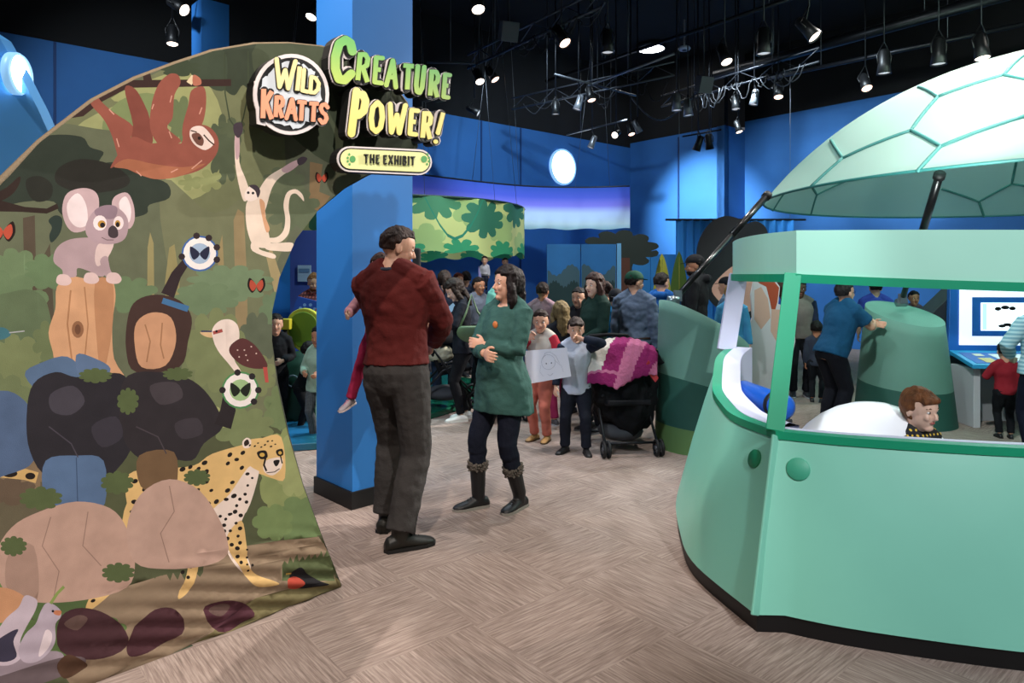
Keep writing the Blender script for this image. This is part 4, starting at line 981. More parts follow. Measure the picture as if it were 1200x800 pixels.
mb = MB(); mb.tube([(-.03+.06*math.cos(a), -.165, .42+.06*math.sin(a)) for a in [2*PI*i/16 for i in range(17)]], .009, 6); mb.build('ring_mark', mat('grey ring', '#7d8f96', .5), t)
t = thing('yellow_block', 'small yellow block on the play deck, left of the leaf seats', 'block', xy(334, 7.5)+(.07,)); mb = MB(); mb.box((0, 0, .99), (.13, .1, .12)); mb.build('block', mat('yellow', '#c2b52a', .5), t, bevel=.01); mb = MB(); mb.tube([(0, 0, 0), (0, 0, .94)], .025, 8); mb.build('post', black, t)

# ------------------------------------------------------------------ middle background
# printed mural panels
L_ = .56; a = V(xy(641, 11.2)+(0,))
hill = [(-3, 0), (3, 0), (3, 1.1)]+[(2.6-.25*i, 1.08+.10*math.sin(i*1.3)) for i in range(22)]+[(-3, 1.1)]
low = [(-3, .0), (3, .0), (3, .9)]+[(2.6-.2*i, .92+.10*math.sin(i*2.1)+.05*math.sin(i*3.7)) for i in range(27)]+[(-3, .9)]
def clipz(l, x0, x1):
    return [(min(max(p[0], x0), x1)+.0005*i, p[1]) for i, p in enumerate(l)]
for i, (p0, p1, lab) in enumerate(((641, 680, 'left blue mural panel with grey hills, behind the crowd'), (681, 722, 'right blue mural panel with grey hills, beside the cut-out tree'))):
    Lh = (p1-p0)/800*11.2/2
    board(p0, p1, 11.2, EYE+36/800*11.2, 'mural_panel', lab, mat('mural sky blue', '#2c74b4', .6, var=.15, scale=2), layers=[([(-Lh+.01, .1), (Lh-.01, .1), (Lh-.01, 1.72)]+[(Lh-.02-(2*Lh-.03)*j/40, 1.66+.09*math.sin(j*.16+i*2)+.03*abs(math.sin(j*.55))) for j in range(41)], mat('mural hills', '#41606c', .7)), ([(-Lh+.02, .12), (Lh-.02, .12), (Lh-.02, 1.5)]+[(Lh-.03-(2*Lh-.05)*j/40, 1.42+.05*math.sin(j*.25+i)+.05*abs(math.sin(j*.8))) for j in range(41)], mat('mural trees', '#1d3a3c', .7))])
t, u, q = board(723, 728, 11.2, EYE+37/800*11.2, 'pale_post', 'pale blue end post of the mural panels', mat('pale blue post', '#6fb0dc', .6), 'post')
# cut-out tree
t = thing('cutout_tree', 'flat cut-out tree with dark crown and brown trunk, right of the mural panels', 'cut-out tree', xy(732, 12)+(0,))
sh = [(-.17, 0), (.13, 0), (.11, 1.4), (.10, 1.8), (.45, 1.7), (.62, 1.85), (.5, 2.1), (.42, 2.3), (.1, 2.38), (-.3, 2.36), (-.6, 2.28), (-.75, 2.12), (-.5, 2.0), (-.2, 1.95), (-.16, 1.5)]
crown = bump_loop(-.08, 2.02, .70, .36, 11, .22, 5); sh = [p for p in crown if not (p[1] < 1.9 and -.19 < p[0] < .12)]
k0 = min(range(len(sh)), key=lambda i: (sh[i][0]+.19)**2+(sh[i][1]-1.7)**2); 
lows = [i for i in range(len(sh)) if sh[i][0] >= .12 and sh[i][1] < 1.95]; st_ = min(lows, key=lambda i: abs(sh[i][0]-.12)); sh = sh[st_:]+sh[:st_]; sh = sh+[(-.16, 1.6), (-.17, 0), (.13, 0), (.11, 1.6)]
flat_art(None, V((1, 0, 0)), t, [([(-.16, .01), (.12, .01), (.10, 1.4), (.09, 1.9), (-.14, 1.9), (-.15, 1.5)], mat('cutout trunk', '#5a3426', .8))], .05, 'board', sh, mat('cutout crown', '#27302a', .8))
for px, hh_, lab in ((776, 1.98, 'yellow cut-out surfboard, left of the man in the black cap'), (796, 2.02, 'olive cut-out surfboard partly behind the man in the black cap')):
    t = thing('cutout_surfboard', lab, 'surfboard', xy(px, 12.2)+(0,)); n_ = 26; w2 = .17
    pts = [V((w2*math.sin(PI*min(1, j/n_*1.0))**.7, 0, hh_*(j/n_))) for j in range(n_+1)]+[V((-w2*math.sin(PI*(j/n_))**.7, 0, hh_*(j/n_))) for j in range(n_-1, 0, -1)]
    mb = MB(); mb.slab(pts, (0, 0, 0), (0, .04, 0)); mb.build('board', mat('surfboard paint', '#b3b23c' if px < 790 else '#55702f', .5), t); mb = MB(); mb.tube([(0, -.004, .1), (0, -.004, hh_-.1)], .008, 6); mb.build('stringer', mat('stringer', '#7f8026', .6), t)
board(741, 762, 13.0, 1.6+23/800*13, 'sky_blue_low_wall', 'pale blue low wall panel beside the cut-out tree', mat('low wall blue', '#2f86cc', .6))
board(762.5, 862, 13.0, 1.6+24/800*13, 'sky_blue_low_wall', 'long pale blue low wall behind the surfboards', mat('low wall blue', '#2f86cc', .6))
# drape on a rod
def drape(px0, px1, Y, ztop, zbot, m, label):
    t = thing('blue_drape', label, 'curtain', (0, 0, 0)); n_ = 90; mb = MB(); rs = []
    for i in range(n_+1):
        x = ((px0+(px1-px0)*i/n_)-600)/800*Y; y = Y+.05*math.sin(i*.9)+.02*math.sin(i*2.3)
        rs.append([V((x, Y+(y-Y)*.4, ztop)), V((x, y, (ztop+zbot)/2)), V((x+.02*math.sin(i), y+.02*math.sin(i*1.3), zbot))])
    mb.rings(rs, False, 0, closed=False); mb.build('cloth', m, t)
    mb = MB(); mb.tube([((px0-12-600)/800*Y, Y, ztop+.01), ((px1+14-600)/800*Y, Y, ztop+.01)], .02, 8); mb.build('rod', mat('dark rod', '#20242c', .5), t)
    for p_ in (px0+4, px1-4): x = (p_-600)/800*Y; mb = MB(); mb.tube([(x, Y, ztop), (x, Y, 6.9)], .004, 5); mb.build('hanging_wire', mat('wire', '#7d8288', .4, .8), t)
drape(792, 930, 12.6, 1.6+64/800*12.6, .05, mat('blue drape cloth', '#2f8be0', .8), 'light blue drape hanging from a rod behind the large black cut-out')
# plain stand-ins for the two large character cut-outs
t = thing('rounded_cutout_board', 'large plain cut-out board, black rounded top over pale peach, behind the booth', 'cut-out board', xy(855, 10.6)+(0,)); Yq = 10.6
def rel(px, py): return ((px-855)/800*Yq, EYE+(322-py)/800*Yq)
sh = catmull([V(rel(*p)) for p in ((824,340),(817,312),(819,284),(832,262),(850,253),(868,257),(875,262),(886,259),(897,266),(901,280),(902,300),(900,345),(880,372),(850,368))], 4); sh2 = [V((p.x, p.y)) for p in sh]
lowp = catmull([V(rel(*p)) for p in ((834,338),(846,322),(862,310),(880,306),(895,316),(896,340),(880,364),(858,366),(842,352))], 4)
flat_art(None, V((1, 0, 0)), t, [(lowp, mat('plain peach paint', '#d6a08e', .7))], .05, 'board', sh2, mat('plain black paint', '#0e1018', .6))
mb = MB(); mb.box((.2, .06, .5), (.5, .05, 1.0)); mb.build('stand', mat('stand blue', '#1d63b4', .7), t)
Yq = 8.6
t = thing('folded_cutout_board', 'plain cream and rust cut-out board seen through the side window of the booth', 'cut-out board', xy(900, 8.6)+(0,))
def rel(px, py): return ((px-900)/800*Yq, EYE+(322-py)/800*Yq)
sh = [V(rel(*p)) for p in ((868,480),(868,425),(872,396),(882,372),(880,345),(884,326),(904,322),(914,336),(912,356),(930,362),(932,400),(926,430),(922,480))]
flat_art(None, V((1, 0, 0)), t, [([rel(*p) for p in ((886,328),(903,324),(913,337),(911,354),(906,372),(902,352),(898,336),(890,332))], mat('plain rust paint', '#b04a2a', .7)), ([rel(*p) for p in ((904,362),(929,364),(930,400),(912,404),(903,388))], mat('plain peach', '#dcae9a', .7)), ([rel(*p) for p in ((884,340),(892,336),(900,350),(903,372),(892,386),(884,374))], mat('plain peach', '#dcae9a', .7))], .04, 'board', sh, mat('plain cream paint', '#d9d2d4', .7))
mb = MB(); mb.box((0, .07, .4), (.3, .06, .8)); mb.build('stand', mat('stand blue', '#1d63b4', .7), t)
# lilac slide
t = thing('lilac_slide', 'lilac play slide with a thin upright edge, behind the crowd', 'slide', xy(572, 11.4)+(0,))
mb = MB(); mb.slab([V((-.16, 0, 1.75)), V((-.1, 0, 1.5)), V((.22, 0, .1)), V((.06, 0, .1)), V((-.16, 0, 1.2))], (0, 0, 0), (0, .1, 0)); mb.build('side_board', mat('lilac board', '#9c97d4', .6), t)
mb = MB(); mb.slab([V((-.5, 0, 1.3)), V((-.16, 0, 1.35)), V((-.1, 0, 0)), V((-.5, 0, 0))], (0, .1, 0), (0, .16, 0)); mb.build('panel', mat('lilac board', '#9c97d4', .6), t)
t = thing('climbing_platform', 'dark blue climbing platform under the two children at the back', 'platform', xy(583, 12)+(0,)); mb = MB(); mb.box((0, .1, .65), (.95, .6, 1.3)); mb.build('block', M_navy, t, bevel=.01)
mb = MB(); mb.tube([(.1, -.25, 1.3), (.5, -.35, .3)], .03, 8); mb.build('rail', mat('light blue rail', '#4d9ae4', .5), t)
t = thing('dark_post', 'thin dark brown post beside the pillar, behind the man in the red sweater', 'post', xy(488, 7.6)+(0,)); mb = MB(); mb.box((0, 0, .95), (.09, .09, 1.9)); mb.build('post', mat('dark bark', '#1d1a1a', .8), t, bevel=.02); mb = MB(); mb.box((0, 0, .02), (.2, .2, .04)); mb.build('foot', black, t)
# ------------------------------------------------------------------ people
SKIN = {'light': '#d9a58a', 'pale': '#e3b8a0', 'tan': '#b87f60', 'dark': '#6b4431'}
def skin_mat(k):
    m = mat('skin '+k, SKIN[k], .5, var=.05, scale=20)
    m.node_tree.nodes['Principled BSDF'].inputs['Subsurface Weight'].default_value = .08
    m.node_tree.nodes['Principled BSDF'].inputs['Subsurface Radius'].default_value = (.02, .008, .005)
    return m
def hair_mat(c): return mat('hair', c, .6, spec=.25, var=.45, scale=3, bump=.6, bscale=9, stretch=(14, 14, 1.5))
def cloth(c, var=.12, bump=.25, bs=90, rough=.85): return mat('cloth', c, rough, var=var, scale=7, bump=bump, bscale=bs, spec=.2)
def pattern_mat(name, c1, c2, kind='plaid', sc=10, thr=.5):
    m = bpy.data.materials.new(name); m.use_nodes = True; nt = m.node_tree; b = nt.nodes['Principled BSDF']; b.inputs['Roughness'].default_value = .85
    tc = nt.nodes.new('ShaderNodeTexCoord'); outs = []
    for ax in (('X', 'Z') if kind == 'plaid' else ('Z',)):
        w_ = nt.nodes.new('ShaderNodeTexWave'); w_.bands_direction = ax; w_.inputs['Scale'].default_value = sc; w_.inputs['Distortion'].default_value = .6 if kind != 'plaid' else .1
        nt.links.new(tc.outputs['Object'], w_.inputs['Vector']); outs.append(w_.outputs['Fac'])
    src = outs[0]
    if len(outs) > 1:
        a = nt.nodes.new('ShaderNodeMath'); a.operation = 'MULTIPLY'; nt.links.new(outs[0], a.inputs[0]); nt.links.new(outs[1], a.inputs[1]); src = a.outputs[0]
    cr = nt.nodes.new('ShaderNodeValToRGB'); cr.color_ramp.elements[0].position = thr-.12; cr.color_ramp.elements[1].position = thr+.12
    cr.color_ramp.elements[0].color = lin(c1); cr.color_ramp.elements[1].color = lin(c2)
    nt.links.new(src, cr.inputs[0]); nt.links.new(cr.outputs[0], b.inputs['Base Color']); return m
def two_bone(a, t, l1, l2, pole):
    d = t-a; L_ = min(d.length, (l1+l2)*.995); d.normalize(); t = a+d*L_
    x = (l1*l1-l2*l2+L_*L_)/(2*L_); h = math.sqrt(max(0, l1*l1-x*x)); p = V(pole); p = p-d*p.dot(d); p.normalize()
    return a+d*x+p*h, t
REST = dict(w=(.245, .05, .87), p=(.4, -1, -.1), th=(-.15, 1, 0), c=.55)
def A(x, y, z, p=(.7, -.6, -.6), th=(-.5, .3, 1), c=.7, d=None): return dict(w=(x, y, z), p=p, th=th, c=c, d=d)
STAND = dict(a=(.095, 0, .085), k=(.15, 1, 0), yaw=8)
def Lg(x=.095, y=0, z=.085, yaw=8, k=(.15, 1, 0), pitch=0): return dict(a=(x, y, z), k=k, yaw=yaw, pitch=pitch)
def hand(mb, W, d, th, side, s, curl, thin=1):
    """palm, four fingers of different lengths and a thumb from the side of the palm"""
    d = d.normalized(); c = (th-d*th.dot(d)).normalized(); n = d.cross(c)*(-1 if side > 0 else 1)
    pl = .092*s; pw = .040*s
    rs = []
    for f, wd, dp in ((-.18, .62, .55), (.0, .68, .6), (.25, .9, .62), (.6, 1.06, .58), (.95, 1.0, .45), (1.03, .8, .3)):
        ctr = W+d*pl*f; rs.append([ctr+c*pw*wd*math.cos(a)+n*.024*s*dp*math.sin(a) for a in [2*PI*k/10 for k in range(10)]])
    mb.rings(rs)
    for i, (o, l) in enumerate(((.78, .070), (.28, .078), (-.24, .073), (-.74, .058))):
        b0 = W+d*pl*.93+c*pw*o; ang = curl*(1+.12*i); path = [b0-d*.012*s, b0]; q = b0
        for seg, (fr, k) in enumerate(((.45, .75), (.32, 1.5), (.23, 2.1))):
            a = ang*k; q = q+(d*math.cos(a)+n*math.sin(a)+c*o*.06)*l*s*fr; path.append(q.copy())
        r = .0088*s*thin; mb.tube(path, [r*1.1, r*1.1, r, r*.92, r*.7], 8)
    b0 = W+d*pl*.22+c*pw*.75; a = (c*.75+d*.65+n*.3).normalized()
    p1 = b0+a*.032*s; p2 = p1+(d*.85+c*.25+n*.45*(.3+curl)).normalized()*.03*s; p3 = p2+(d*.8+n*.6*(.2+curl)).normalized()*.022*s
    mb.tube([b0-a*.015*s, b0, p1, p2, p3], [.012*s, .0135*s, .0115*s, .0100*s, .0075*s], 8)

def person(label, x, y, face, H=1.7, z=0, hh=None, g=1, lean=0, side_lean=0, head=(0, 0), L=REST, Rr=REST, legL=STAND, legR=STAND, hipdrop=0, sex='m', skin='light',
           top=None, bot=None, shoes=None, hair=None, hat=None, vox=.010, glasses=False, beard=None, group=None, kid=False, face_on=True, twist=0, cat_='person', extra=None):
    if hh is None: hh = .243*(H/1.75)**.35
    s = (H-hh)/1.50; ls = s*(1.12 if kid else 1)*g; root = thing('person', label, cat_, (x, y, z), R(face), group)
    hz = .92*s-hipdrop; piv = V((0, 0, hz))
    T = Matrix.Translation(piv) @ Matrix.Rotation(R(side_lean), 4, 'Y') @ Matrix.Rotation(R(-lean), 4, 'X') @ Matrix.Translation(-piv)
    TT = T @ Matrix.Translation((0, 0, 0))
    def tp(px, py, pz): return T @ V((px, py, pz))
    Zs = lambda zz: zz*s-hipdrop
    fem = sex == 'f'
    #         z    hx    hy    cy
    prof = [(.80, .10, .075, 0), (.85, .155, .10, -.005), (.92, .172 if fem else .163, .118, -.008), (1.0, .155 if fem else .152, .105, 0), (1.08, .128 if fem else .145, .094, .005), (1.18, .135 if fem else .153, .100, .01),
            (1.27, .150 if fem else .168, .118 if fem else .113, .014 if fem else .006), (1.35, .158 if fem else .178, .104, .0), (1.42, .150 if fem else .168, .082, -.012), (1.46, .10, .066, -.02), (1.485, .062, .058, -.022)]
    def ring(zz, hx, hy, cy, inf=0, n=20): return [tp((hx*g*s+inf)*math.cos(a), cy*s+(hy*g*s+inf)*math.sin(a), Zs(zz)) for a in [2*PI*k/n for k in range(n)]]
    body = MB(); body.rings([ring(*p) for p in prof])
    sh = {}; J = {}
    tw = R(twist)
    for sd, spec in ((-1, L), (1, Rr)):
        S_ = tp(sd*(.158 if fem else .178)*s*(.5+.5*g), -.012*s, Zs(1.415)); w_ = V((spec['w'][0]*sd, spec['w'][1], spec['w'][2]))*s; w_.z -= hipdrop
        p_ = V((spec['p'][0]*sd, spec['p'][1], spec['p'][2])); E, Wr = two_bone(S_, w_, .285*s, .255*s, p_); J[sd] = (S_, E, Wr)
        body.tube([S_+V((-sd*.04*s, 0, 0)), S_, S_.lerp(E, .35), E, E.lerp(Wr, .3), Wr], [.045*ls, .056*ls, .050*ls, .040*ls, .041*ls, .027*ls], 12)
        dd = V(spec['d'][0:3]) if spec.get('d') else (Wr-E); 
        if spec.get('d'): dd = V((dd.x*sd, dd.y, dd.z))
        th = V((spec['th'][0]*sd, spec['th'][1], spec['th'][2]))
        hand(body, Wr+dd.normalized()*.005, dd, th, sd, s*(1.05 if kid else 1), spec['c'], 1.15 if vox > .008 else 1)
    for sd in (-1, 1): body.tube([tp(sd*.02*s, -.02*s, Zs(1.52)), tp(sd*.075*s, -.024*s, Zs(1.465)), J[sd][0]], [.030*ls, .038*ls, .040*ls], 10)
    K = {}
    for sd, sp in ((-1, legL), (1, legR)):
        Hh = V((sd*.088*s, 0, hz-.02*s)); a_ = V((sp['a'][0]*sd, sp['a'][1], sp['a'][2]))*s; p_ = V((sp['k'][0]*sd, sp['k'][1], sp['k'][2])); Kn, An = two_bone(Hh, a_, .425*s, .42*s, p_); K[sd] = (Hh, Kn, An)
        body.tube([Hh+V((0, 0, .05*s)), Hh, Hh.lerp(Kn, .5), Kn, Kn.lerp(An, .3), Kn.lerp(An, .75), An], [.07*ls, .084*ls, .068*ls, .050*ls, .054*ls, .035*ls, .032*ls], 12)
        ya = R(sp['yaw'])*sd; fd = V((math.sin(ya), math.cos(ya), -math.sin(R(sp.get('pitch', 0))))).normalized(); body.tube([An-fd*.03*s+V((0, 0, -.03*s)), An+fd*.05*s+V((0, 0, -.045*s)), An+fd*.13*s+V((0, 0, -.06*s))], [.03*s, .034*s, .024*s], 10)
        K[sd] += (fd,)
    # head
    nb = tp(0, -.022*s, Zs(1.46)); hc = tp(0, .012*s, Zs(1.50)); 
    Mh = Matrix.Translation(hc) @ Matrix.Rotation(R(head[0]), 4, 'Z') @ Matrix.Rotation(R(head[1]), 4, 'X')
    h = hh
    body.tube([nb-V((0, 0, .03*s)), nb, Mh @ V((0, -.06*h, .12*h)), Mh @ V((0, -.06*h, .3*h))], [.06*ls, .052*ls, .23*h*(.95 if fem or kid else 1.08), .24*h], 14)
    body.ell((0, -.05*h, .60*h), (.335*h, .42*h, .40*h), M=Mh, seg=24, rg=16)
    body.ell((0, .06*h, .36*h), (.262*h, .285*h, .345*h), M=Mh, seg=20, rg=14)
    body.ell((0, .20*h, .10*h), (.13*h, .12*h, .09*h), M=Mh)                       # chin
    body.tube([Mh @ V((0, .335*h, .52*h)), Mh @ V((0, .385*h, .43*h)), Mh @ V((0, .415*h, .36*h)), Mh @ V((0, .34*h, .32*h))], [.028*h, .034*h, .050*h, .036*h], 8)
    for sd in (-1, 1):
        body.ell((sd*.325*h, -.06*h, .45*h), (.035*h, .075*h, .125*h), M=Mh, seg=10, rg=8)
        body.ell((sd*.14*h, .27*h, .37*h), (.085*h, .07*h, .09*h), M=Mh, seg=10, rg=8)
    body.tube([Mh @ V((-.18*h, .30*h, .575*h)), Mh @ V((0, .345*h, .565*h)), Mh @ V((.18*h, .30*h, .575*h))], .035*h, 8)
    bo = body.build('body', skin_mat(skin), root, remesh=vox*.8, smooth_it=2)
    if face_on:
        for sd in (-1, 1):
            e = MB(); e.ell((sd*.125*h, .300*h, .50*h), (.055*h, .035*h, .032*h), M=Mh, seg=12, rg=8); eo = e.build('eye', mat('eye white', '#e8e4e0', .3), root)
            e = MB(); e.ell((sd*.125*h, .330*h, .50*h), (.024*h, .010*h, .028*h), M=Mh, seg=10, rg=6); e.build('iris', mat('dark iris', '#1c1310', .2), eo)
            e = MB(); e.tube([Mh @ V((sd*.06*h, .340*h, .575*h)), Mh @ V((sd*.13*h, .335*h, .60*h)), Mh @ V((sd*.205*h, .285*h, .578*h))], [.012*h, .017*h, .008*h], 6); e.build('eyebrow', hair_mat(hair['c']) if hair else black, root)
        e = MB(); e.tube([Mh @ V((-.085*h, .300*h, .235*h)), Mh @ V((-.03*h, .335*h, .247*h)), Mh @ V((0, .34*h, .242*h)), Mh @ V((.03*h, .335*h, .247*h)), Mh @ V((.085*h, .300*h, .235*h))], [.008*h, .022*h, .024*h, .022*h, .008*h], 8); e.build('mouth', mat('lips', '#a8584f', .4), root)
    if glasses:
        e = MB()
        for sd in (-1, 1):
            e.tube([Mh @ V((sd*(.13*h+.075*h*math.cos(a)), .37*h-.02*h*abs(math.cos(a)), .49*h+.055*h*math.sin(a))) for a in [2*PI*i/14 for i in range(15)]], .008*h, 5)
            e.tube([Mh @ V((sd*.205*h, .35*h, .5*h)), Mh @ V((sd*.335*h, .05*h, .5*h)), Mh @ V((sd*.34*h, -.05*h, .48*h))], .008*h, 5)
        e.build('glasses', black, root)
    if beard:
        e = MB(); e.ell((0, .10*h, .22*h), (.265*h, .27*h, .22*h), M=Mh, seg=18, rg=10, fn=lambda d: V((d.x, d.y, min(d.z, .15)))); e.build('beard', hair_mat(beard), root, remesh=vox, smooth_it=2)
    # hair
    if hair:
        st = hair['s']; m = hair_mat(hair['c']); hb = MB(); ln = hair.get('len', 1.0); k = (.075 if st in ('long', 'curly') else .036)*h
        hl = hair.get('line', .30)
        def cut(d):
            if d.y > .12-.10*max(0, d.z) and d.z < hl-.02+.12*(1-abs(d.x)): return d*.78
            if d.z < -.55 and st in ('short', 'bun'): return d*.8
            if abs(d.x) > .6 and d.y > -.25 and d.z < -.10 and st in ('short', 'bun'): return d*.84
            return d*(1+.02*math.sin(9*d.x+7*d.z)+.015*math.sin(17*d.y))
        hb.ell((0, -.065*h, .60*h), (.335*h+k*1.2, .42*h+k, .40*h+k*1.3), M=Mh, seg=36, rg=26, fn=cut)
        if st in ('short',) and hair.get('quiff', 1):
            hb.tube([Mh @ V((-.2*h, .19*h, .88*h)), Mh @ V((0, .24*h, .92*h)), Mh @ V((.2*h, .19*h, .88*h))], [.05*h, .07*h, .05*h], 10)
        if st == 'bowl':
            hb.tube([Mh @ V((-.25*h, .22*h, .74*h)), Mh @ V((0, .34*h, .78*h)), Mh @ V((.25*h, .22*h, .74*h))], [.09*h, .085*h, .09*h], 10)
            for sd in (-1, 1): hb.ell((sd*.30*h, -.09*h, .60*h), (.07*h, .20*h, .16*h), M=Mh)
        if st in ('long', 'curly'):
            for sd in (-1, 1):
                a0 = Mh @ V((sd*.22*h, .08*h, .84*h)); a1 = Mh @ V((sd*.36*h, .02*h, .42*h)); a2 = Mh @ V((sd*.40*h, -.04*h, .02*h)); a3 = Mh @ V((sd*.36*h, .10*h if hair.get('fwd') else -.12*h, -.42*h*ln))
                hb.tube([a0, a1, a2, a3], [.10*h, .135*h, .15*h, .06*h], 12)
            hb.tube([Mh @ V((0, -.34*h, .6*h)), Mh @ V((0, -.36*h, .2*h)), Mh @ V((0, -.36*h, -.15*h*ln)), Mh @ V((0, -.34*h, -.55*h*ln))], [.26*h, .32*h, .34*h, .20*h], 14, flat=.55)
        if st == 'pony':
            hb.tube([Mh @ V((0, -.38*h, .72*h)), Mh @ V((0, -.62*h, .62*h)), Mh @ V((0, -.66*h, .25*h)), Mh @ V((0, -.60*h, -.25*h*ln))], [.07*h, .11*h, .12*h, .04*h], 10)
        if st == 'bun': hb.ell((0, -.46*h, .78*h), (.15*h, .14*h, .15*h), M=Mh)
        if st == 'curly':
            rd = random.Random(2)
            for i in range(70):
                u1 = rd.uniform(0, 2*PI); v1 = rd.uniform(-.75, 1); d = V((math.cos(u1)*math.sqrt(1-v1*v1), math.sin(u1)*math.sqrt(1-v1*v1), v1))
                if d.y > .3 and d.z < .6: continue
                hb.ell(V((0, -.08*h, .52*h))+V((d.x*.42*h, d.y*.48*h, d.z*.46*h)), (.075*h,)*3, M=Mh, seg=8, rg=6)
        hb.build('hair', m, root, remesh=max(vox*.7, .006), smooth_it=1 if st == 'curly' else 2, disp=(.012*h/.23, .03))
    if hat:
        c_ = MB(); cc = lambda d: V((d.x, d.y, max(d.z, -.02)))
        c_.ell((0, -.06*h, .66*h), (.375*h, .46*h, .40*h), M=Mh, seg=28, rg=18, fn=cc); ho = c_.build('cap', cloth(hat['c']), root, remesh=vox*.7, smooth_it=1)
        if hat.get('brim', 1):
            by = -1 if hat.get('back') else 1
            pts = [V((.28*h*math.sin(a), by*(.33*h+.36*h*math.cos(a)) - .06*h, .66*h-.05*h*math.cos(a))) for a in [(-PI/2)+PI*i/12 for i in range(13)]]
            pts = [Mh @ p for p in pts]; up = (Mh.to_3x3() @ V((0, 0, 1)))*.022*h; b_ = MB(); b_.slab(pts, (0, 0, 0), up); b_.build('cap_brim', cloth(hat.get('bc', hat['c'])), ho if False else root, bevel=.002)
        if hat.get('pom'): b_ = MB(); b_.ell((0, -.06*h, 1.08*h), .09*h, M=Mh); b_.build('pompom', cloth(hat['pom']), root)
    fold = .014 if vox < .008 else .010
    # clothes
    if bot:
        if bot.get('kind') == 'none': pass
        else:
            b = MB(); inf = bot.get('inf', .013); b.rings([ring(zz, hx, hy, cy, inf) for zz, hx, hy, cy in prof[:4]])
            for sd in (-1, 1):
                Hh, Kn, An, fd = K[sd]; q = bot.get('len', 1.0); end = Kn.lerp(An, .97) if q == 1 else Kn.lerp(An, q)
                kr = max(bot.get('kr', .064), .0655); ar = max(bot.get('ar', .058), .050)
                sk = Hh.lerp(Kn, .5)
                b.tube([Hh+V((0, 0, .03*s)), Hh-V((0, .008, .03*s)), sk, Kn+V((0, .004, 0)), Kn.lerp(An, .2), Kn.lerp(end, .5)+V((0, -.008, 0)), Kn.lerp(end, .8), end], [.085*ls+inf, .088*ls+inf, .074*ls+inf, kr*ls, kr*ls*1.0, (kr+ar)/2*ls*1.02, ar*ls, ar*ls*1.06], 14)
            b.build('trousers', bot['m'] if 'm' in bot else cloth(bot['c']), root, remesh=vox, smooth_it=2, disp=(fold*.9, .06))
            if bot.get('belt'):
                e = MB(); P_ = [ring(1.0, .155, .107, 0, .022)]; e.tube(P_[0]+[P_[0][0]], .012*s, 6, cap=False); e.build('belt', mat('brown belt', '#3a2418', .5), root)
    if shoes:
        for sd in (-1, 1):
            Hh, Kn, An, fd = K[sd]; b = MB(); sl = shoes.get('l', 1)*s; upv = V((0, 0, 1)); fdh = fd
            base = An - V((0, 0, .085*s)) 
            sideV = fdh.cross(upv).normalized(); nrm = sideV.cross(fdh).normalized()
            def P_(f, r_, u_): return base+fdh*f*sl+sideV*r_*sl+nrm*u_*sl
            rs = []
            for f, wd, ht in ((-.085, .022, .05), (-.07, .036, .075), (-.02, .040, .095), (.04, .042, .085), (.09, .047, .062), (.14, .048, .050), (.175, .038, .040), (.195, .018, .028)):
                rs.append([P_(f, wd*math.cos(a), max(.004, ht/2+ht/2*math.sin(a)*1.0)) for a in [2*PI*k/14 for k in range(14)]])
            b.rings(rs)
            if shoes.get('boot'):
                top_ = Kn.lerp(An, 1-shoes['boot']); b.tube([An+V((0, 0, -.04*s)), An+V((0, 0, .03*s)), top_], [.043*s, .050*s, .060*s*shoes.get('w', 1)], 14)
            else: b.tube([An+V((0, 0, -.05*s)), An+V((0, 0, .0*s))], [.04*s, .043*s], 12)
            so = b.build('boot' if shoes.get('boot') else 'shoe', shoes['m'] if 'm' in shoes else mat('shoe', shoes['c'], .5, bump=.1), root, remesh=vox*.7, smooth_it=2)
            e = MB(); lo = []; 
            for zz in (.0, .018):
                lo.append([P_(f, wd, zz) for f, wd in ((-.09, 0), (-.075, .036), (.0, .042), (.08, .049), (.14, .05), (.185, .034), (.202, 0), (.185, -.034), (.14, -.05), (.08, -.049), (0, -.042), (-.075, -.036))])
            e.rings(lo, sm=False); e.build('sole', mat('sole', shoes.get('sc', '#141312'), .7), so)
            if shoes.get('fur'):
                e = MB(); rd = random.Random(8); tp_ = Kn.lerp(An, 1-shoes['boot']); ax = (Kn-An).normalized(); o1 = ax.orthogonal().normalized(); o2 = ax.cross(o1)
                for i in range(130):
                    a = rd.uniform(0, 2*PI); r_ = .060*s; c0 = tp_+(o1*math.cos(a)+o2*math.sin(a))*r_+ax*rd.uniform(-.03, .02)*s; dr = (o1*math.cos(a)+o2*math.sin(a))*.8+ax*rd.uniform(-.6, 1)
                    e.tube([c0, c0+dr.normalized()*.022*s], [.012*s, .002*s], 5)
                e.build('fur_trim', mat('grey brown fur', shoes['fur'], .95, var=.3, scale=60), so)
            if shoes.get('lace'):
                for q_ in range(4):
                    f = .035+.022*q_; u_ = .092-.011*q_; e = MB(); e.tube([P_(f, -.022, u_-.012), P_(f+.004, 0, u_+.002), P_(f, .022, u_-.012)], .003*s, 5); e.build('lace', mat('lace', shoes['lace'], .8), so)
    if top:
        b = MB(); inf = top.get('inf', .016); hem = top.get('hem', .90); fl_ = top.get('flare', 0); rs = []
        pz = [p for p in prof if p[0] > hem+.03 and p[0] < 1.47]
        def interp(zz):
            for p, q in zip(prof, prof[1:]):
                if p[0] <= zz <= q[0]: t = (zz-p[0])/(q[0]-p[0]); return tuple(p[i]+(q[i]-p[i])*t for i in range(4))
            return (zz,)+prof[2][1:]
        hp = interp(hem) if hem > .92 else (hem,)+prof[2][1:]
        if hem < .86: pz = [p for p in pz if p[0] >= .92]
        rs.append(ring(hp[0], hp[1]+fl_, hp[2]+fl_*.8, hp[3], inf)); 
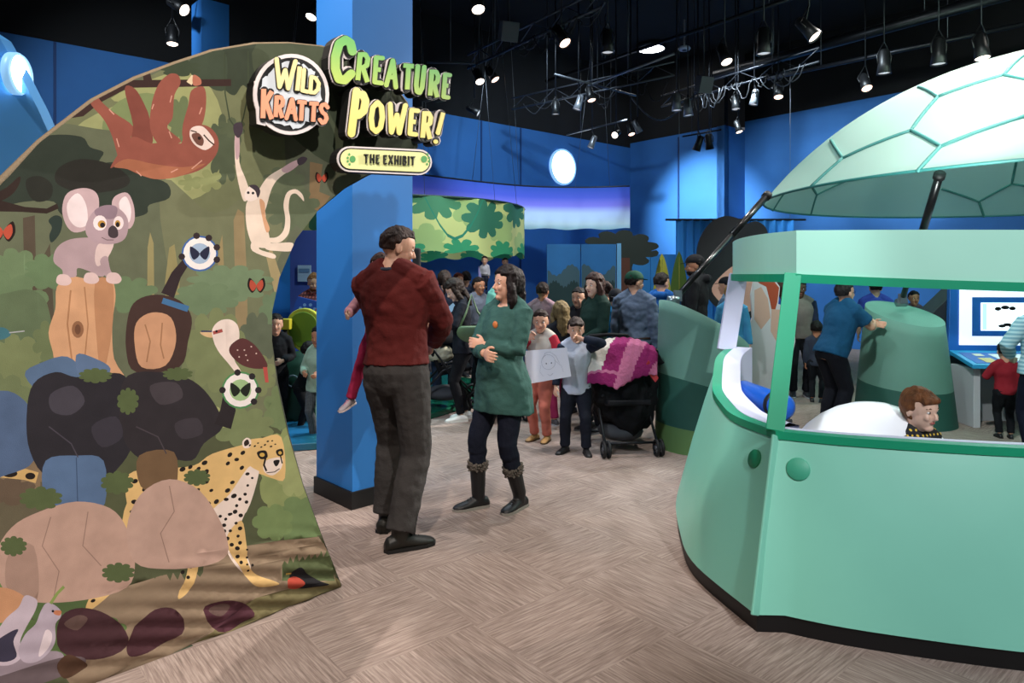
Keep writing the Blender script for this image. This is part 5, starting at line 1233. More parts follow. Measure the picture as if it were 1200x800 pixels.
        for p in pz: bl = top.get('belly', 0)*math.exp(-((p[0]-1.06)/.13)**2)/2; rs.append(ring(p[0], p[1]+fl_*max(0, (1.15-p[0])/(1.15-hem))*.9, p[2]+bl+fl_*.7*max(0, (1.15-p[0])/(1.15-hem)), p[3]+bl, inf+.0))
        if top.get('collar', 1): rs.append(ring(1.485, .062, .058, -.022, inf*.7))
        b.rings(rs)
        for sd in (-1, 1): b.tube([tp(sd*.03*s, -.035*s, Zs(1.512)), tp(sd*.085*s, -.026*s, Zs(1.472)), J[sd][0]], [.034*ls+inf, .045*ls+inf, .052*ls+inf*.6], 12)
        def sleeves(bb):
            q = top.get('sl', .96); tot = 1
            for sd in (-1, 1):
                S_, E, Wr = J[sd]; w2 = top.get('w', .011); path = [S_+V((-sd*.05*s, 0, -.01*s)), S_, S_.lerp(E, .4)]; rad = [.055*ls+w2, .060*ls+w2, .053*ls+w2]
                if q > .5: path += [E, E.lerp(Wr, .3*min(1, q)), E.lerp(Wr, q)]; rad += [.044*ls+w2, .043*ls+w2, .033*ls+w2]
                else: path += [S_.lerp(E, q*2)]; rad += [.052*ls+w2*1.4]
                bb.tube(path, rad, 14)
        if top.get('sc'):
            sb = MB(); sleeves(sb); sb.build('sleeves', cloth(top['sc']), root, remesh=vox, smooth_it=2, disp=(fold*.8, .05))
        else: sleeves(b)
        if top.get('hood'): b.tube([tp(-.09*s, -.06*s, Zs(1.47)), tp(-.05*s, -.12*s, Zs(1.48)), tp(.05*s, -.12*s, Zs(1.48)), tp(.09*s, -.06*s, Zs(1.47))], [.035*s, .05*s, .05*s, .035*s], 10)
        if top.get('bumps'):
            for c_, r_ in top['bumps']: b.ell(tp(*[q_*s for q_ in c_]), [q_*s for q_ in r_])
        b.build(top.get('n', 'shirt'), top['m'] if 'm' in top else cloth(top['c']), root, remesh=vox, smooth_it=3, disp=(top.get('fold', fold*1.1), .07))
    root['_s'] = s
    del root['_s']
    return root, dict(J=J, K=K, Mh=Mh, s=s, T=T, h=h, tp=tp, Zs=Zs)

def gx(px, Y): return (px-600)/800*Y
def hgt(py, Y): return EYE+(322-py)/800*Y
# ---- the man in the red sweater and the toddler he holds
ym = 4.15
man, mi = person('man in dark red sweater and grey jeans, seen from behind, beside the blue pillar', gx(465, ym), ym, -22, 1.895, side_lean=-3, g=1.1, sex='m', skin='light', vox=.0075, head=(-48, -12), lean=2,
    L=A(.03, .34, 1.14, p=(1.1, .1, -.9), th=(0, 0, 1), c=.8), Rr=A(.05, .33, 1.06, p=(1.2, .1, -.8), th=(0, 0, 1), c=.8),
    legL=Lg(.13, .10, .085, 10), legR=Lg(.10, -.13, .085, 40), top=dict(c='#541a18', n='sweater', hem=.965, sl=.97, inf=.022, w=.018, flare=.004, fold=.02), bot=dict(c='#3b3837', kr=.078, ar=.070, inf=.016),
    shoes=dict(c='#17150f', lace='#26231f', boot=.16, w=.8), hair=dict(s='short', c='#2a160e', line=.36))
mb = MB(); ck = mi['tp'](0, -.03, mi['Zs'](1.50)); mb.tube([ck+V((.074*math.cos(a), .068*math.sin(a), .012*math.sin(a))) for a in [2*PI*i/24 for i in range(25)]], .013, 8, cap=False); mb.build('shirt_collar', cloth('#343a48'), man)
ax, ay = gx(447, 4.44), 4.44
person('toddler in pink leggings and sneakers, carried by the man in the red sweater', ax, ay, 172, 1.0, z=.74, hh=.19, kid=True, sex='f', skin='pale', vox=.008, head=(30, 0),
    L=A(.1, .28, 1.2, th=(0, 0, 1), p=(1, 0, -1)), Rr=A(.30, .30, 1.14, p=(1, -.4, -1), th=(0, 0, 1), c=.6), legL=Lg(.05, .18, .30, 8), legR=Lg(.37, .10, .06, 20, pitch=15),
    top=dict(c='#c98f96', n='jacket', hem=.86), bot=dict(c='#a8284e', kr=.066, ar=.055), shoes=dict(c='#9a8f96', sc='#d8c9c4', lace='#e0508a'), hair=dict(s='short', c='#3a2014'), face_on=True)
# ---- the woman in the green tunic
yw = 4.72
wom, wi = person('dark-haired woman in green knit tunic and fur-topped black boots, arms crossed, facing the man', gx(590, yw), yw, 138, 1.655, g=1.06, sex='f', skin='light', vox=.0070, head=(-22, 6), lean=-3,
    L=A(-.03, .165, 1.19, p=(1.1, .0, -1), th=(0, -.2, 1), c=.5), Rr=A(-.03, .225, 1.14, p=(1.1, .0, -1), th=(0, -.2, 1), c=.6),
    legL=Lg(.11, -.05, .085, 5), legR=Lg(.12, .14, .085, 22), top=dict(c='#375a54', n='tunic', hem=.70, sl=.92, inf=.020, w=.010, flare=.05, belly=.06, fold=.018, collar=0), bot=dict(c='#141826', inf=.012, len=.42),
    shoes=dict(c='#131214', boot=.55, fur='#5f574f', sc='#8a857d', w=1.0, lace='#3a3733'), hair=dict(s='long', c='#1c1110', len=.75, line=.30))
mb = MB(); q = wi['tp'](-.03, .135, 1.33*wi['s']); mb.ell(q, (.022, .012, .026)); mb.build('orange_sticker', mat('orange sticker', '#c8743c', .5), wom)
# ---- sheet of paper and the children behind her
def kid(label, px, py_top, Y, face, **k): return person(label, gx(px, Y), Y, face, hgt(py_top, Y), **k)
kid('child in grey vest with dark red sleeves and coral trousers, behind the drawing', 634, 363, 6.6, 150, kid=True, sex='m', skin='light', head=(25, -5), L=A(.14, .20, 1.19, p=(1, -.3, -1)), Rr=A(.08, .20, 1.42, p=(1, -.2, -1), th=(-1, 0, .3)),
    top=dict(c='#a8a49c', n='vest', sc='#9a2434', hem=.86, inf=.024), bot=dict(c='#c4705f', kr=.07, ar=.058), shoes=dict(c='#a9814f', boot=.3, sc='#4d3a26'), hair=dict(s='short', c='#2b1a14'))
t = thing('drawing', 'white sheet with a pencil sketch of a face, held beside the woman in green', 'drawing', (0, 0, 0))
cn = [at(615, 411, 6.40), at(664, 407, 5.98), at(669, 441, 5.96), at(618, 450, 6.38)]; n = (cn[1]-cn[0]).cross(cn[3]-cn[0]).normalized(); n = n if n.y > 0 else -n
mb = MB(); mb.slab(cn, (0, 0, 0), n*.003); mb.build('sheet', mat('white paper', '#e9e6ea', .7), t)
def pp(u, v): return cn[0].lerp(cn[1], u).lerp(cn[3].lerp(cn[2], u), v)-n*.003
for st, r_ in (([(.55+.16*math.cos(a), .42+.24*math.sin(a)) for a in [2*PI*i/16 for i in range(17)]], .0009), ([(.42, .3), (.5, .12), (.62, .1), (.74, .25), (.8, .5)], .0009), ([(.50, .8), (.56, .86), (.63, .8)], .0009), ([(.7, .4), (.84, .6), (.86, .8)], .0007), ([(.36, .5), (.33, .7), (.4, .85)], .0007)):
    mb = MB(); mb.tube([pp(*p) for p in st], r_, 5); mb.build('pencil_line', mat('pencil', '#77747c', .8), t)
for u in (.50, .62): mb = MB(); mb.ell(pp(u, .46), .006); mb.build('drawn_eye', mat('pencil dark', '#2a2a30', .8), t)
kid('boy in white raglan shirt with navy sleeves, hand raised to his face, beside the drawing', 675, 372, 6.15, 172, kid=True, sex='m', skin='light', head=(6, -4), L=A(.10, .19, 1.55, p=(1.2, .1, -.2), th=(0, 0, -1), c=1.0), Rr=A(.27, .06, .90, p=(.4, -1, 0)),
    top=dict(c='#b9bccb', sc='#1d2434', hem=.80, inf=.02, flare=.01), bot=dict(c='#151722', kr=.07, ar=.062), shoes=dict(c='#1b1a1c'), legL=Lg(.14, .06, .085, 15), legR=Lg(.15, 0, .085, 30), hair=dict(s='bowl', c='#2a1a12'))
kid('blonde long-haired girl in dark top and magenta trousers, turned away, behind the raglan-shirted boy', 657, 354, 7.3, 20, kid=True, sex='f', skin='pale', face_on=False, top=dict(c='#23262d', hem=.84), bot=dict(c='#a3305c', kr=.068, ar=.056), shoes=dict(c='#4b4b52', sc='#c9c9cc'), hair=dict(s='long', c='#8a7650', len=1.2))
person('woman with long brown hair in a dark green jacket, facing left in the crowd', gx(697, 7.0), 7.0, 118, hgt(321, 7.0), sex='f', skin='pale', vox=.009, head=(12, 0), L=A(.10, .24, 1.02), Rr=REST,
    top=dict(c='#17302a', n='jacket', hem=.80, inf=.028, w=.018), bot=dict(c='#14151c', kr=.058, ar=.05), shoes=dict(c='#1a1a1e', sc='#77777c'), hair=dict(s='long', c='#3a2119', len=1.2))
person('dark-haired woman in a black top, just behind the woman in the green jacket', gx(678, 7.9), 7.9, 150, hgt(337, 7.9), sex='f', skin='light', top=dict(c='#16161c', hem=.85), bot=dict(c='#15161c'), shoes=dict(c='#1a1a1e'), hair=dict(s='bun', c='#1a1110'))
person('person with dark bunned hair, half hidden behind the green-jacketed woman', gx(709, 8.1), 8.1, 20, hgt(330, 8.1), sex='f', skin='light', face_on=False, top=dict(c='#22282c', hem=.85), bot=dict(c='#15161c'), shoes=dict(c='#1a1a1e'), hair=dict(s='bun', c='#2b1a14'))
person('person in a dusty pink shirt seen from behind, right of the woman in green', gx(636, 8.8), 8.8, -20, hgt(331, 8.8), sex='m', skin='tan', face_on=False, top=dict(c='#9c8089', hem=.86), bot=dict(c='#1a1c26'), shoes=dict(c='#1a1a1e'), hair=dict(s='short', c='#241712'))
kid('child in black cap and blue jacket from behind, left of the green-capped man', 722, 339, 7.6, -10, kid=True, sex='m', face_on=False, top=dict(c='#1d6f9e', n='jacket', hem=.84, inf=.026, hood=1), bot=dict(c='#15161c'), shoes=dict(c='#1a1a1e'), hat=dict(c='#15161c', back=1), hair=dict(s='short', c='#15100e'))
person('man in a green cap and grey blue sweatshirt seen from behind, standing beyond the quilt', gx(744, 7.3), 7.3, -28, hgt(318, 7.3), g=1.05, sex='m', skin='light', vox=.009, head=(-40, 0), face_on=True, top=dict(c='#66758c', n='sweatshirt', hem=.93, inf=.026, w=.018, fold=.03), bot=dict(c='#1b2133', belt=1), shoes=dict(c='#1a1a1e'), hat=dict(c='#12402f'), hair=dict(s='short', c='#1b120e', quiff=0))
person('dark-haired person in a bright blue hooded top, right of the man in the green cap', gx(775, 8.1), 8.1, -20, hgt(320, 8.1), sex='m', skin='light', head=(-30, -5), top=dict(c='#2462ae', n='hoodie', hem=.88, inf=.026, hood=1), bot=dict(c='#1a1c26'), shoes=dict(c='#1a1a1e'), hair=dict(s='short', c='#1e1310'))
person('bearded man in a black cap and black hooded top, left of the large black cut-out', gx(815, 7.9), 7.9, 62, hgt(299, 7.9), g=1.1, sex='m', skin='tan', vox=.009, head=(25, -2), beard='#1a1210', top=dict(c='#17171b', n='hoodie', hem=.86, inf=.028, hood=1), bot=dict(c='#16171d'), shoes=dict(c='#1a1a1e'), hat=dict(c='#17161a'), hair=dict(s='short', c='#15100e', quiff=0))
person('blonde woman in a blue top, between the black-capped man and the booth', gx(858, 8.4), 8.4, 165, hgt(333, 8.4), sex='f', skin='pale', head=(20, 0), top=dict(c='#4f9fd0', hem=.85), bot=dict(c='#1a1c26'), shoes=dict(c='#1a1a1e'), hair=dict(s='pony', c='#a8854e'))
person('person in a black cap and slate blue top behind the blonde woman by the booth', gx(851, 9.3), 9.3, 60, hgt(325, 9.3), sex='m', skin='light', top=dict(c='#58748f', hem=.86), bot=dict(c='#1a1c26'), shoes=dict(c='#1a1a1e'), hat=dict(c='#15161c'), hair=dict(s='short', c='#15100e', quiff=0))
# ---- the woman with the green bag and those around her
w2, i2 = person('woman in black with white sneakers and a green shoulder bag, looking down at her phone', gx(543, 7.55), 7.55, 100, hgt(326, 7.55), sex='f', skin='pale', vox=.009, head=(5, -28), lean=4, L=A(.06, .27, 1.22, p=(1, .1, -1), th=(-.3, 0, 1)), Rr=A(.06, .27, 1.20, p=(1, .1, -1), th=(-.3, 0, 1)),
    top=dict(c='#191b24', hem=.84, sl=.55, flare=.02), bot=dict(c='#0f1015', kr=.058, ar=.044), shoes=dict(c='#e4e2dc', sc='#d8d6d0'), legL=Lg(.11, .04, .085, 5), legR=Lg(.10, -.04, .085, 5), hair=dict(s='long', c='#2b1d15', len=.9, fwd=1))
t = thing('shoulder_bag', 'olive green shoulder bag hanging from the woman in black with white sneakers', 'bag', (gx(557, 7.3), 7.27, 0))
mb = MB(); mb.ell((0, 0, .99), (.20, .06, .12), seg=24, rg=14, fn=lambda d: V((d.x, d.y, min(d.z, .55)))); mb.build('pouch', mat('olive leather', '#5b7250', .5, bump=.2), t, remesh=.01, smooth_it=2)
mb = MB(); mb.tube([(-.17, 0, 1.03), (-.10, .08, 1.2), (-.05, .20, 1.38), (.02, .12, 1.2), (.17, 0, 1.03)], .012, 8); mb.build('strap', mat('olive leather', '#5b7250', .5, bump=.2), t)
t = thing('phone', 'dark phone in the hands of the woman in black with white sneakers', 'phone', (gx(527, 7.5), 7.5, hgt(362, 7.5)), R(10)); mb = MB(); mb.box((0, 0, 0), (.075, .01, .15), M=Matrix.Rotation(R(50), 4, 'Y')); mb.build('case', black, t, bevel=.004); mb = MB(); mb.box((.004, -.006, .004), (.065, .004, .135), M=Matrix.Rotation(R(50), 4, 'Y')); mb.build('screen', mat('phone screen', '#7fa0b8', .2, emit=.4), t)
person('woman with dark ponytail in slate navy top, left of the woman with the green bag', gx(521, 8.5), 8.5, 5, hgt(317, 8.5), sex='f', skin='light', face_on=False, L=A(.05, .25, 1.1), top=dict(c='#2a3346', hem=.84, inf=.022), bot=dict(c='#182034'), shoes=dict(c='#1a1a1e'), hair=dict(s='pony', c='#2b1a13'))
person('dark-haired person far back in the crowd, beside the man in the red sweater', gx(507, 10.2), 10.2, 20, hgt(325, 10.2), sex='m', skin='light', face_on=False, top=dict(c='#3b3f52', hem=.86), bot=dict(c='#1a1c26'), shoes=dict(c='#1a1a1e'), hair=dict(s='short', c='#2a1711'))
kid('red-brown haired child below the dark head, beside the man in the red sweater', 506, 333, 9.4, 30, kid=True, sex='f', face_on=False, top=dict(c='#4b3b4e', hem=.86), bot=dict(c='#1a1c26'), shoes=dict(c='#1a1a1e'), hair=dict(s='long', c='#5a2c1c'))
person('person with auburn hair behind the dark-haired group, second row of the crowd', gx(537, 10.8), 10.8, 200, hgt(320, 10.8), sex='f', skin='light', top=dict(c='#6d7390', hem=.86), bot=dict(c='#1a1c26'), shoes=dict(c='#1a1a1e'), hair=dict(s='short', c='#7a3722'))
person('dark-haired person in the second row, right of the auburn head', gx(546, 11.0), 11.0, 10, hgt(318, 11.0), sex='m', skin='light', face_on=False, top=dict(c='#55607c', hem=.86), bot=dict(c='#1a1c26'), shoes=dict(c='#1a1a1e'), hair=dict(s='short', c='#1c1210'))
person('man with dark hair in a grey hooded top looking right, beside the lilac slide', gx(561, 9.5), 9.5, -140, hgt(325, 9.5), sex='m', skin='tan', head=(0, 0), L=A(.12, .3, 1.1), top=dict(c='#5e6272', n='hoodie', hem=.86, hood=1), bot=dict(c='#1a1c26'), shoes=dict(c='#1a1a1e'), hair=dict(s='short', c='#17100e'))
kid('fair-haired girl in a mint jacket, just left of the woman in green', 590, 316, 8.5, -150, kid=True, sex='f', skin='pale', L=A(.2, .22, 1.0), top=dict(c='#7cc9b8', n='jacket', hem=.84, inf=.03), bot=dict(c='#2a3346'), shoes=dict(c='#8a5a86'), hair=dict(s='long', c='#94854e', len=.6))
kid('boy in a white shirt with a dark belt on the climbing platform', 568, 302, 12.0, 175, z=0, kid=True, sex='m', skin='light', top=dict(c='#c4c0cc', hem=.9), bot=dict(c='#232738'), shoes=dict(c='#1a1a1e'), hair=dict(s='short', c='#251712')) if False else person('boy in a white shirt with a dark belt, standing on the climbing platform', gx(568, 12.0), 12.0, 175, .63, z=1.3, hh=.16, kid=True, sex='m', skin='light', vox=.008, top=dict(c='#c4c0cc', hem=.93), bot=dict(c='#232738', belt=1), shoes=dict(c='#1a1a1e'), hair=dict(s='short', c='#251712'))
person('child in a pale lime top reaching out, on the climbing platform', gx(592, 12.0), 12.0, -165, .60, z=1.3, hh=.16, kid=True, sex='f', skin='light', vox=.008, L=A(.35, .25, 1.25, p=(1, 0, -1)), Rr=A(.3, .2, 1.2, p=(1, 0, -1)), top=dict(c='#a9b48a', hem=.86), bot=dict(c='#6b4f48'), shoes=dict(c='#8a5a56'), hair=dict(s='bun', c='#2f1c14'))
# ---- left, behind the banner
person('bearded man in a red plaid shirt, standing between the banner and the pillar', gx(369, 8.6), 8.6, 168, hgt(320, 8.6), z=.0, g=1.05, sex='m', skin='light', vox=.009, head=(30, -10), beard='#7a4a2c', L=A(.08, .26, 1.12), Rr=A(.08, .26, 1.10),
    top=dict(m=pattern_mat('red plaid', '#5c2a2c', '#b25a50', 'plaid', 7, .35), hem=.86, inf=.024), bot=dict(c='#1f2433'), shoes=dict(c='#3a2418'), hair=dict(s='short', c='#8a5a34'))
kid('bald-looking baby head above the leaf seat, in front of the plaid-shirted man', 369, 366, 8.0, 190, z=.07, kid=True, sex='m', skin='light', top=dict(c='#a5503a', hem=.86), bot=dict(c='#43302b'), shoes=dict(c='#3a2418'), hair=dict(s='short', c='#a07a56', quiff=0)) if False else person('fair-haired toddler in an orange top, carried by the man in the plaid shirt', gx(381, 8.15), 8.15, 200, .85, z=.55, hh=.18, kid=True, sex='m', skin='light', top=dict(c='#b3623c', hem=.86), bot=dict(c='#6b3a2a'), shoes=dict(c='#3a2418'), hair=dict(s='short', c='#a07a56', quiff=0))
kid('dark-haired child in a pale green top on the play deck, beside the clear bag', 374, 382, 6.6, 165, z=.0, kid=True, sex='f', skin='tan', L=A(.14, .2, 1.1), Rr=A(.14, .22, 1.12), top=dict(c='#9fb8a4', hem=.80, inf=.03), bot=dict(m=pattern_mat('grey check', '#3a3e42', '#72787c', 'plaid', 30, .4)), shoes=dict(c='#1a1a1e'), hair=dict(s='short', c='#17100e'))
t = thing('clear_bag', 'crumpled pale see-through plastic bag beside the child in pale green', 'bag', (gx(381, 6.3), 6.3, .09)); mb = MB(); mb.ell((0, 0, .36), (.085, .07, .34), seg=20, rg=14, fn=lambda d: d*(1+.12*math.sin(7*d.x+5*d.z)*math.cos(6*d.y))); mb.build('film', mat('plastic film', '#9fc4b0', .2, alpha=.55), t, disp=(.04, .05)); mb = MB(); mb.tube([(0, 0, .68), (.02, 0, .78), (0, .02, .86)], [.02, .012, .02], 8); mb.build('twisted_neck', mat('plastic film', '#9fc4b0', .2, alpha=.55), t)
kid('child dressed in black with a pale sheet, at the banner edge by the play deck', 323, 368, 7.1, 200, kid=True, sex='m', skin='light', L=A(.1, .2, 1.1), top=dict(c='#14161b', hem=.85), bot=dict(c='#0f1015'), shoes=dict(c='#22242a', sc='#9a9aa0'), hair=dict(s='short', c='#1a120f'))
kid('child in black bending over the play block, left of the child in pale green', 352, 398, 7.0, -80, kid=True, sex='m', skin='light', lean=20, L=A(.1, .3, .95), Rr=A(.1, .35, 1.0), top=dict(c='#121418', hem=.85), bot=dict(c='#0f1015'), shoes=dict(c='#22242a'), hair=dict(s='short', c='#120d0b'))
# ---- seen through the booth window
pm, pi_ = person('man in glasses and teal blue T-shirt leaning his forearms on the cone-shaped pod', gx(974, 7.0), 7.0, -75, 1.57, g=1.12, sex='m', skin='light', vox=.009, lean=20, head=(8, 6), glasses=True,
    L=A(.06, .62, 1.22, p=(1, -.1, -.8), th=(0, 0, 1), c=.5), Rr=A(.04, .56, 1.21, p=(1, -.1, -.9), th=(0, 0, 1), c=.5), top=dict(c='#1c5278', n='tshirt', hem=.87, sl=.32, inf=.028, w=.022, belly=.04), bot=dict(c='#12131b', kr=.074, ar=.068, inf=.016), shoes=dict(c='#1a1a1e'), hair=dict(s='short', c='#221d1e', quiff=0))
kid('small dark-haired boy in a patterned navy top, left of the man leaning on the pod', 957, 376, 8.6, -30, kid=True, sex='m', skin='tan', face_on=False, top=dict(m=pattern_mat('navy print', '#1c222e', '#3c4660', 'plaid', 26, .5), hem=.84), bot=dict(c='#14161c'), shoes=dict(c='#16161a'), hair=dict(s='short', c='#140e0c'))
person('man in a brown and navy sweater and dark trousers, partly behind the green window post', gx(937, 9.0), 9.0, 165, hgt(328, 9.0), sex='m', skin='dark', top=dict(c='#6d655f', sc='#20283e', hem=.88, inf=.026), bot=dict(c='#15161c', kr=.07, ar=.064), shoes=dict(c='#2a2a30', sc='#a9a9ae'), hair=dict(s='short', c='#0f0b0a', quiff=0))
person('person in blue jeans half hidden by the folded cut-out board', gx(914, 8.9), 8.9, 30, hgt(330, 8.9), sex='f', skin='light', face_on=False, top=dict(c='#3458a8', hem=.86), bot=dict(c='#1d2c50'), shoes=dict(c='#7a4a3c'), hair=dict(s='long', c='#3a2419'))
person('man in a violet blue T-shirt seen from behind, beyond the cone-shaped pod', gx(1026, 9.6), 9.6, -15, hgt(328, 9.6), sex='m', skin='light', face_on=False, g=1.1, top=dict(c='#3c4aa8', sl=.35, hem=.88, inf=.024), bot=dict(c='#1a1c26'), shoes=dict(c='#1a1a1e'), hair=dict(s='short', c='#1c1210'))
person('dark-haired person far behind the cone-shaped pod, right of the violet blue shirt', gx(1071, 10.6), 10.6, 170, hgt(341, 10.6), sex='f', skin='tan', top=dict(c='#5a4a58', hem=.86), bot=dict(c='#1a1c26'), shoes=dict(c='#1a1a1e'), hair=dict(s='short', c='#140e0c'))
# child in the booth
person('brown-haired boy peeking over the counter of the mint booth', 2.12, 3.56, 192, 1.01, hh=.215, kid=True, sex='m', skin='pale', vox=.0065, head=(10, -4), L=A(.15, .1, 1.0), top=dict(m=pattern_mat('yellow black print', '#15161a', '#d8b23c', 'plaid', 12, .6), hem=.86), bot=dict(c='#1d2c50'), shoes=dict(c='#7a4a3c'), hair=dict(s='bowl', c='#6b4022', line=.34))
# woman at the right edge
person('curly-haired woman in pale blue striped top, at the right edge by the kiosk', 4.62, 5.95, -12, hgt(338, 6.0), sex='f', skin='light', vox=.009, face_on=False, g=1.15, L=A(.20, .22, 1.05, p=(1, -.5, -.6)), top=dict(m=pattern_mat('pale blue stripes', '#7fb4c6', '#b9dbe4', 'wave', 9, .5), hem=.88, inf=.026, w=.016), bot=dict(c='#151a2c', kr=.072, ar=.066), shoes=dict(c='#1a1a1e'), hair=dict(s='curly', c='#20130f', len=.3))
kid('child in a dark red top at the kiosk desk, hidden behind the curly-haired woman', 1178, 400, 6.7, -20, kid=True, sex='m', skin='light', face_on=False, L=A(.2, .25, 1.2), top=dict(c='#8a1e2a', hem=.86), bot=dict(c='#121318'), shoes=dict(c='#1a1a1e'), hair=dict(s='short', c='#1c1210'))

# ---- strollers
def wheel(mb_t, c, r, root, nm='wheel'):
    m = MB(); m.tube([V(c)+V((.0, r*math.cos(a), r*math.sin(a))) for a in [2*PI*i/20 for i in range(21)]], .014, 8, cap=False); w_ = m.build(nm, mat('black rubber', '#0e0e10', .7), root)
    m = MB(); m.tube([V(c)+V((-.012, 0, 0)), V(c)+V((.012, 0, 0))], .02, 10)
    for i in range(6): a = PI*2*i/6; m.tube([V(c), V(c)+V((0, r*.92*math.cos(a), r*.92*math.sin(a)))], .005, 5)
    m.build('spokes', mat('grey hub', '#5e6066', .5), w_)
def stroller(label, x, y, face, r=.09, cover=True):
    t = thing('stroller', label, 'stroller', (x, y, 0), R(face)); Mf = mat('stroller frame', '#25262a', .4, .6); Mc = cloth('#141418')
    for sx in (-1, 1):
        m = MB(); m.tube([(sx*.24, -.36, r), (sx*.23, -.05, .42), (sx*.22, .30, .95), (sx*.20, .40, 1.0)], .013, 8); m.build('side_frame', Mf, t)
        m = MB(); m.tube([(sx*.24, .34, r), (sx*.23, .02, .45), (sx*.22, -.2, .52)], .013, 8); m.build('rear_leg', Mf, t)
        for yy in (-.36, .34):
            for dx in ((-.022, .022) if yy < 0 else (0,)): wheel(None, (sx*.24+dx, yy, r), r-.012, t)
    m = MB(); m.tube([(-.20, .40, 1.0), (0, .42, 1.01), (.20, .40, 1.0)], .017, 8); m.build('handle', mat('foam grip', '#101012', .8), t)
    m = MB(); m.tube([(-.24, -.36, r+.05), (.24, -.36, r+.05)], .012, 8); m.build('front_axle', Mf, t); m = MB(); m.tube([(-.24, .34, r), (.24, .34, r)], .012, 8); m.build('rear_axle', Mf, t)
    m = MB(); m.slab([(-.2, -.30, .44), (.2, -.30, .44), (.2, .08, .38), (-.2, .08, .38)], (0, 0, 0), (0, 0, .05)); m.slab([(-.2, .06, .38), (.2, .06, .38), (.19, .26, .88), (-.19, .26, .88)], (0, 0, 0), (0, -.045, .01)); m.build('seat', Mc, t, bevel=.015)
    m = MB(); m.ell((0, .0, .16), (.21, .24, .09), seg=18, rg=8); m.build('basket', mat('grey basket', '#3d3f45', .8), t)
    if cover:
        m = MB(); rs = []
        for i in range(9):
            a = R(8+16*i); rs.append([V((.23*math.cos(PI*k/12)*1.0, .20-.36*math.cos(a)*(.35+.65*math.sin(PI*k/12)), .72+.34*math.sin(a)*(.35+.65*math.sin(PI*k/12)))) for k in range(13)])
        m.rings(rs, False, 0, closed=False); o = m.build('hood', Mc, t); sm = o.modifiers.new('t', 'SOLIDIFY'); sm.thickness = .008
    return t
st1 = stroller('dark stroller standing on the play deck beside the man in the red sweater', gx(517, 7.6), 7.95, 98, .11)
for v in (1,): st1.location.z = .07
t = thing('cream_blanket', 'cream and lime blanket heaped on the stroller beside the man in the red sweater', 'blanket', (gx(511, 7.9), 7.85, .07))
mb = MB(); mb.ell((.04, 0, .60), (.17, .13, .07)); mb.ell((.1, -.02, .66), (.1, .1, .06)); mb.build('cream_cloth', cloth('#b9b49c'), t, remesh=.012, smooth_it=3, disp=(.03, .06)); mb = MB(); mb.ell((-.09, 0, .76), (.08, .1, .12)); mb.build('lime_cloth', cloth('#a3a83a'), t, remesh=.012, smooth_it=3, disp=(.03, .06))
t = thing('tan_bundle', 'small tan bundle on top of the stroller by the man in the red sweater', 'bundle', (gx(514, 7.9), 7.8, .07)); mb = MB(); mb.ell((0, 0, .92), (.07, .06, .04)); mb.ell((.04, 0, .93), (.04, .04, .035)); mb.build('bundle_cloth', cloth('#9a6a42'), t, remesh=.01, smooth_it=2)
stroller('second dark stroller between the woman with the green bag and the woman in green', gx(582, 7.75), 7.75, 18, .11).location.z = .0
sx_, sy_ = gx(729, 6.25), 6.35
stroller('stroller under a black coat and pink quilt, in front of the sage green leg pod', sx_, sy_, 8, .075, cover=False)
t = thing('black_coat', 'black coat draped over the front stroller beneath the pink quilt', 'coat', (sx_, sy_, 0)); mb = MB(); rs = []
for z_, rx, ry, ox in ((.26, .25, .22, .03), (.36, .295, .26, .02), (.55, .30, .27, .02), (.74, .285, .25, .01), (.86, .25, .22, .0), (.93, .17, .15, 0)):
    rs.append([V((ox+rx*math.cos(a)*(1+.09*math.sin(5*a+z_*3)), ry*math.sin(a)*(1+.09*math.sin(5*a+z_*3)), z_+(.10*math.sin(2*a+.6)+.05*math.sin(5*a) if z_ < .4 else 0))) for a in [2*PI*k/40 for k in range(40)]])
mb.rings(rs); mb.tube([(.18, -.08, .9), (.29, -.12, .86), (.33, -.14, .78)], [.06, .065, .05], 10); mb.build('coat_cloth', cloth('#101013'), t, remesh=.012, smooth_it=2, disp=(.05, .10))
mb = MB(); mb.slab([(.21, -.275, .84), (.30, -.262, .68), (.27, -.27, .64), (.16, -.285, .78)], (0, 0, 0), (0, .02, 0)); mb.build('red_lining', mat('red lining', '#b02a30', .7), t, bevel=.004)
t = thing('pink_quilt', 'pink and cream patchwork quilted jacket thrown over the top of the front stroller', 'quilt', (sx_, sy_, 0))
nU, nV = 40, 34; vs = []; fs = []; mi_ = []
for j in range(nV+1):
    for i in range(nU+1):
        u = i/nU; v = j/nV                        # u across, v from the back over the top and down the front
        x_ = -.32+.62*u; a = -PI*.28+PI*.80*v
        drop = (.52+.16*math.sin(PI*(u*.9+.05)))
        yy = .20*math.cos(a+PI/2)*1.0; 
        if v < .55: t_ = v/.55; y_ = .20-.40*t_; z_ = .985+.03*math.sin(PI*t_)-.10*(2*abs(u-.52))**2.2
        else: t_ = (v-.55)/.45; y_ = -.20-.10*math.sin(t_*PI/2); L0 = .30*(1-abs(u-.42)*1.1)+.05; z_ = .985-.10*(2*abs(u-.52))**2.2-L0*t_*1.15
        z_ += .006*math.sin(u*58+v*6)+.004*math.sin(v*70)
        vs.append((x_+.02*math.sin(v*5), y_, z_))
for j in range(nV):
    for i in range(nU):
        fs.append((j*(nU+1)+i, j*(nU+1)+i+1, (j+1)*(nU+1)+i+1, (j+1)*(nU+1)+i)); u = i/nU; v = j/nV; k = int(u*4+v*1.6)
        mi_.append({0: 1, 1: 1 if v < .8 else 0, 2: 0, 3: 2, 4: 0, 5: 2}.get(k, 0) if not (.80 < v < .84 and u < .45) else 2)
me = bpy.data.meshes.new('patchwork'); me.from_pydata(vs, [], fs)
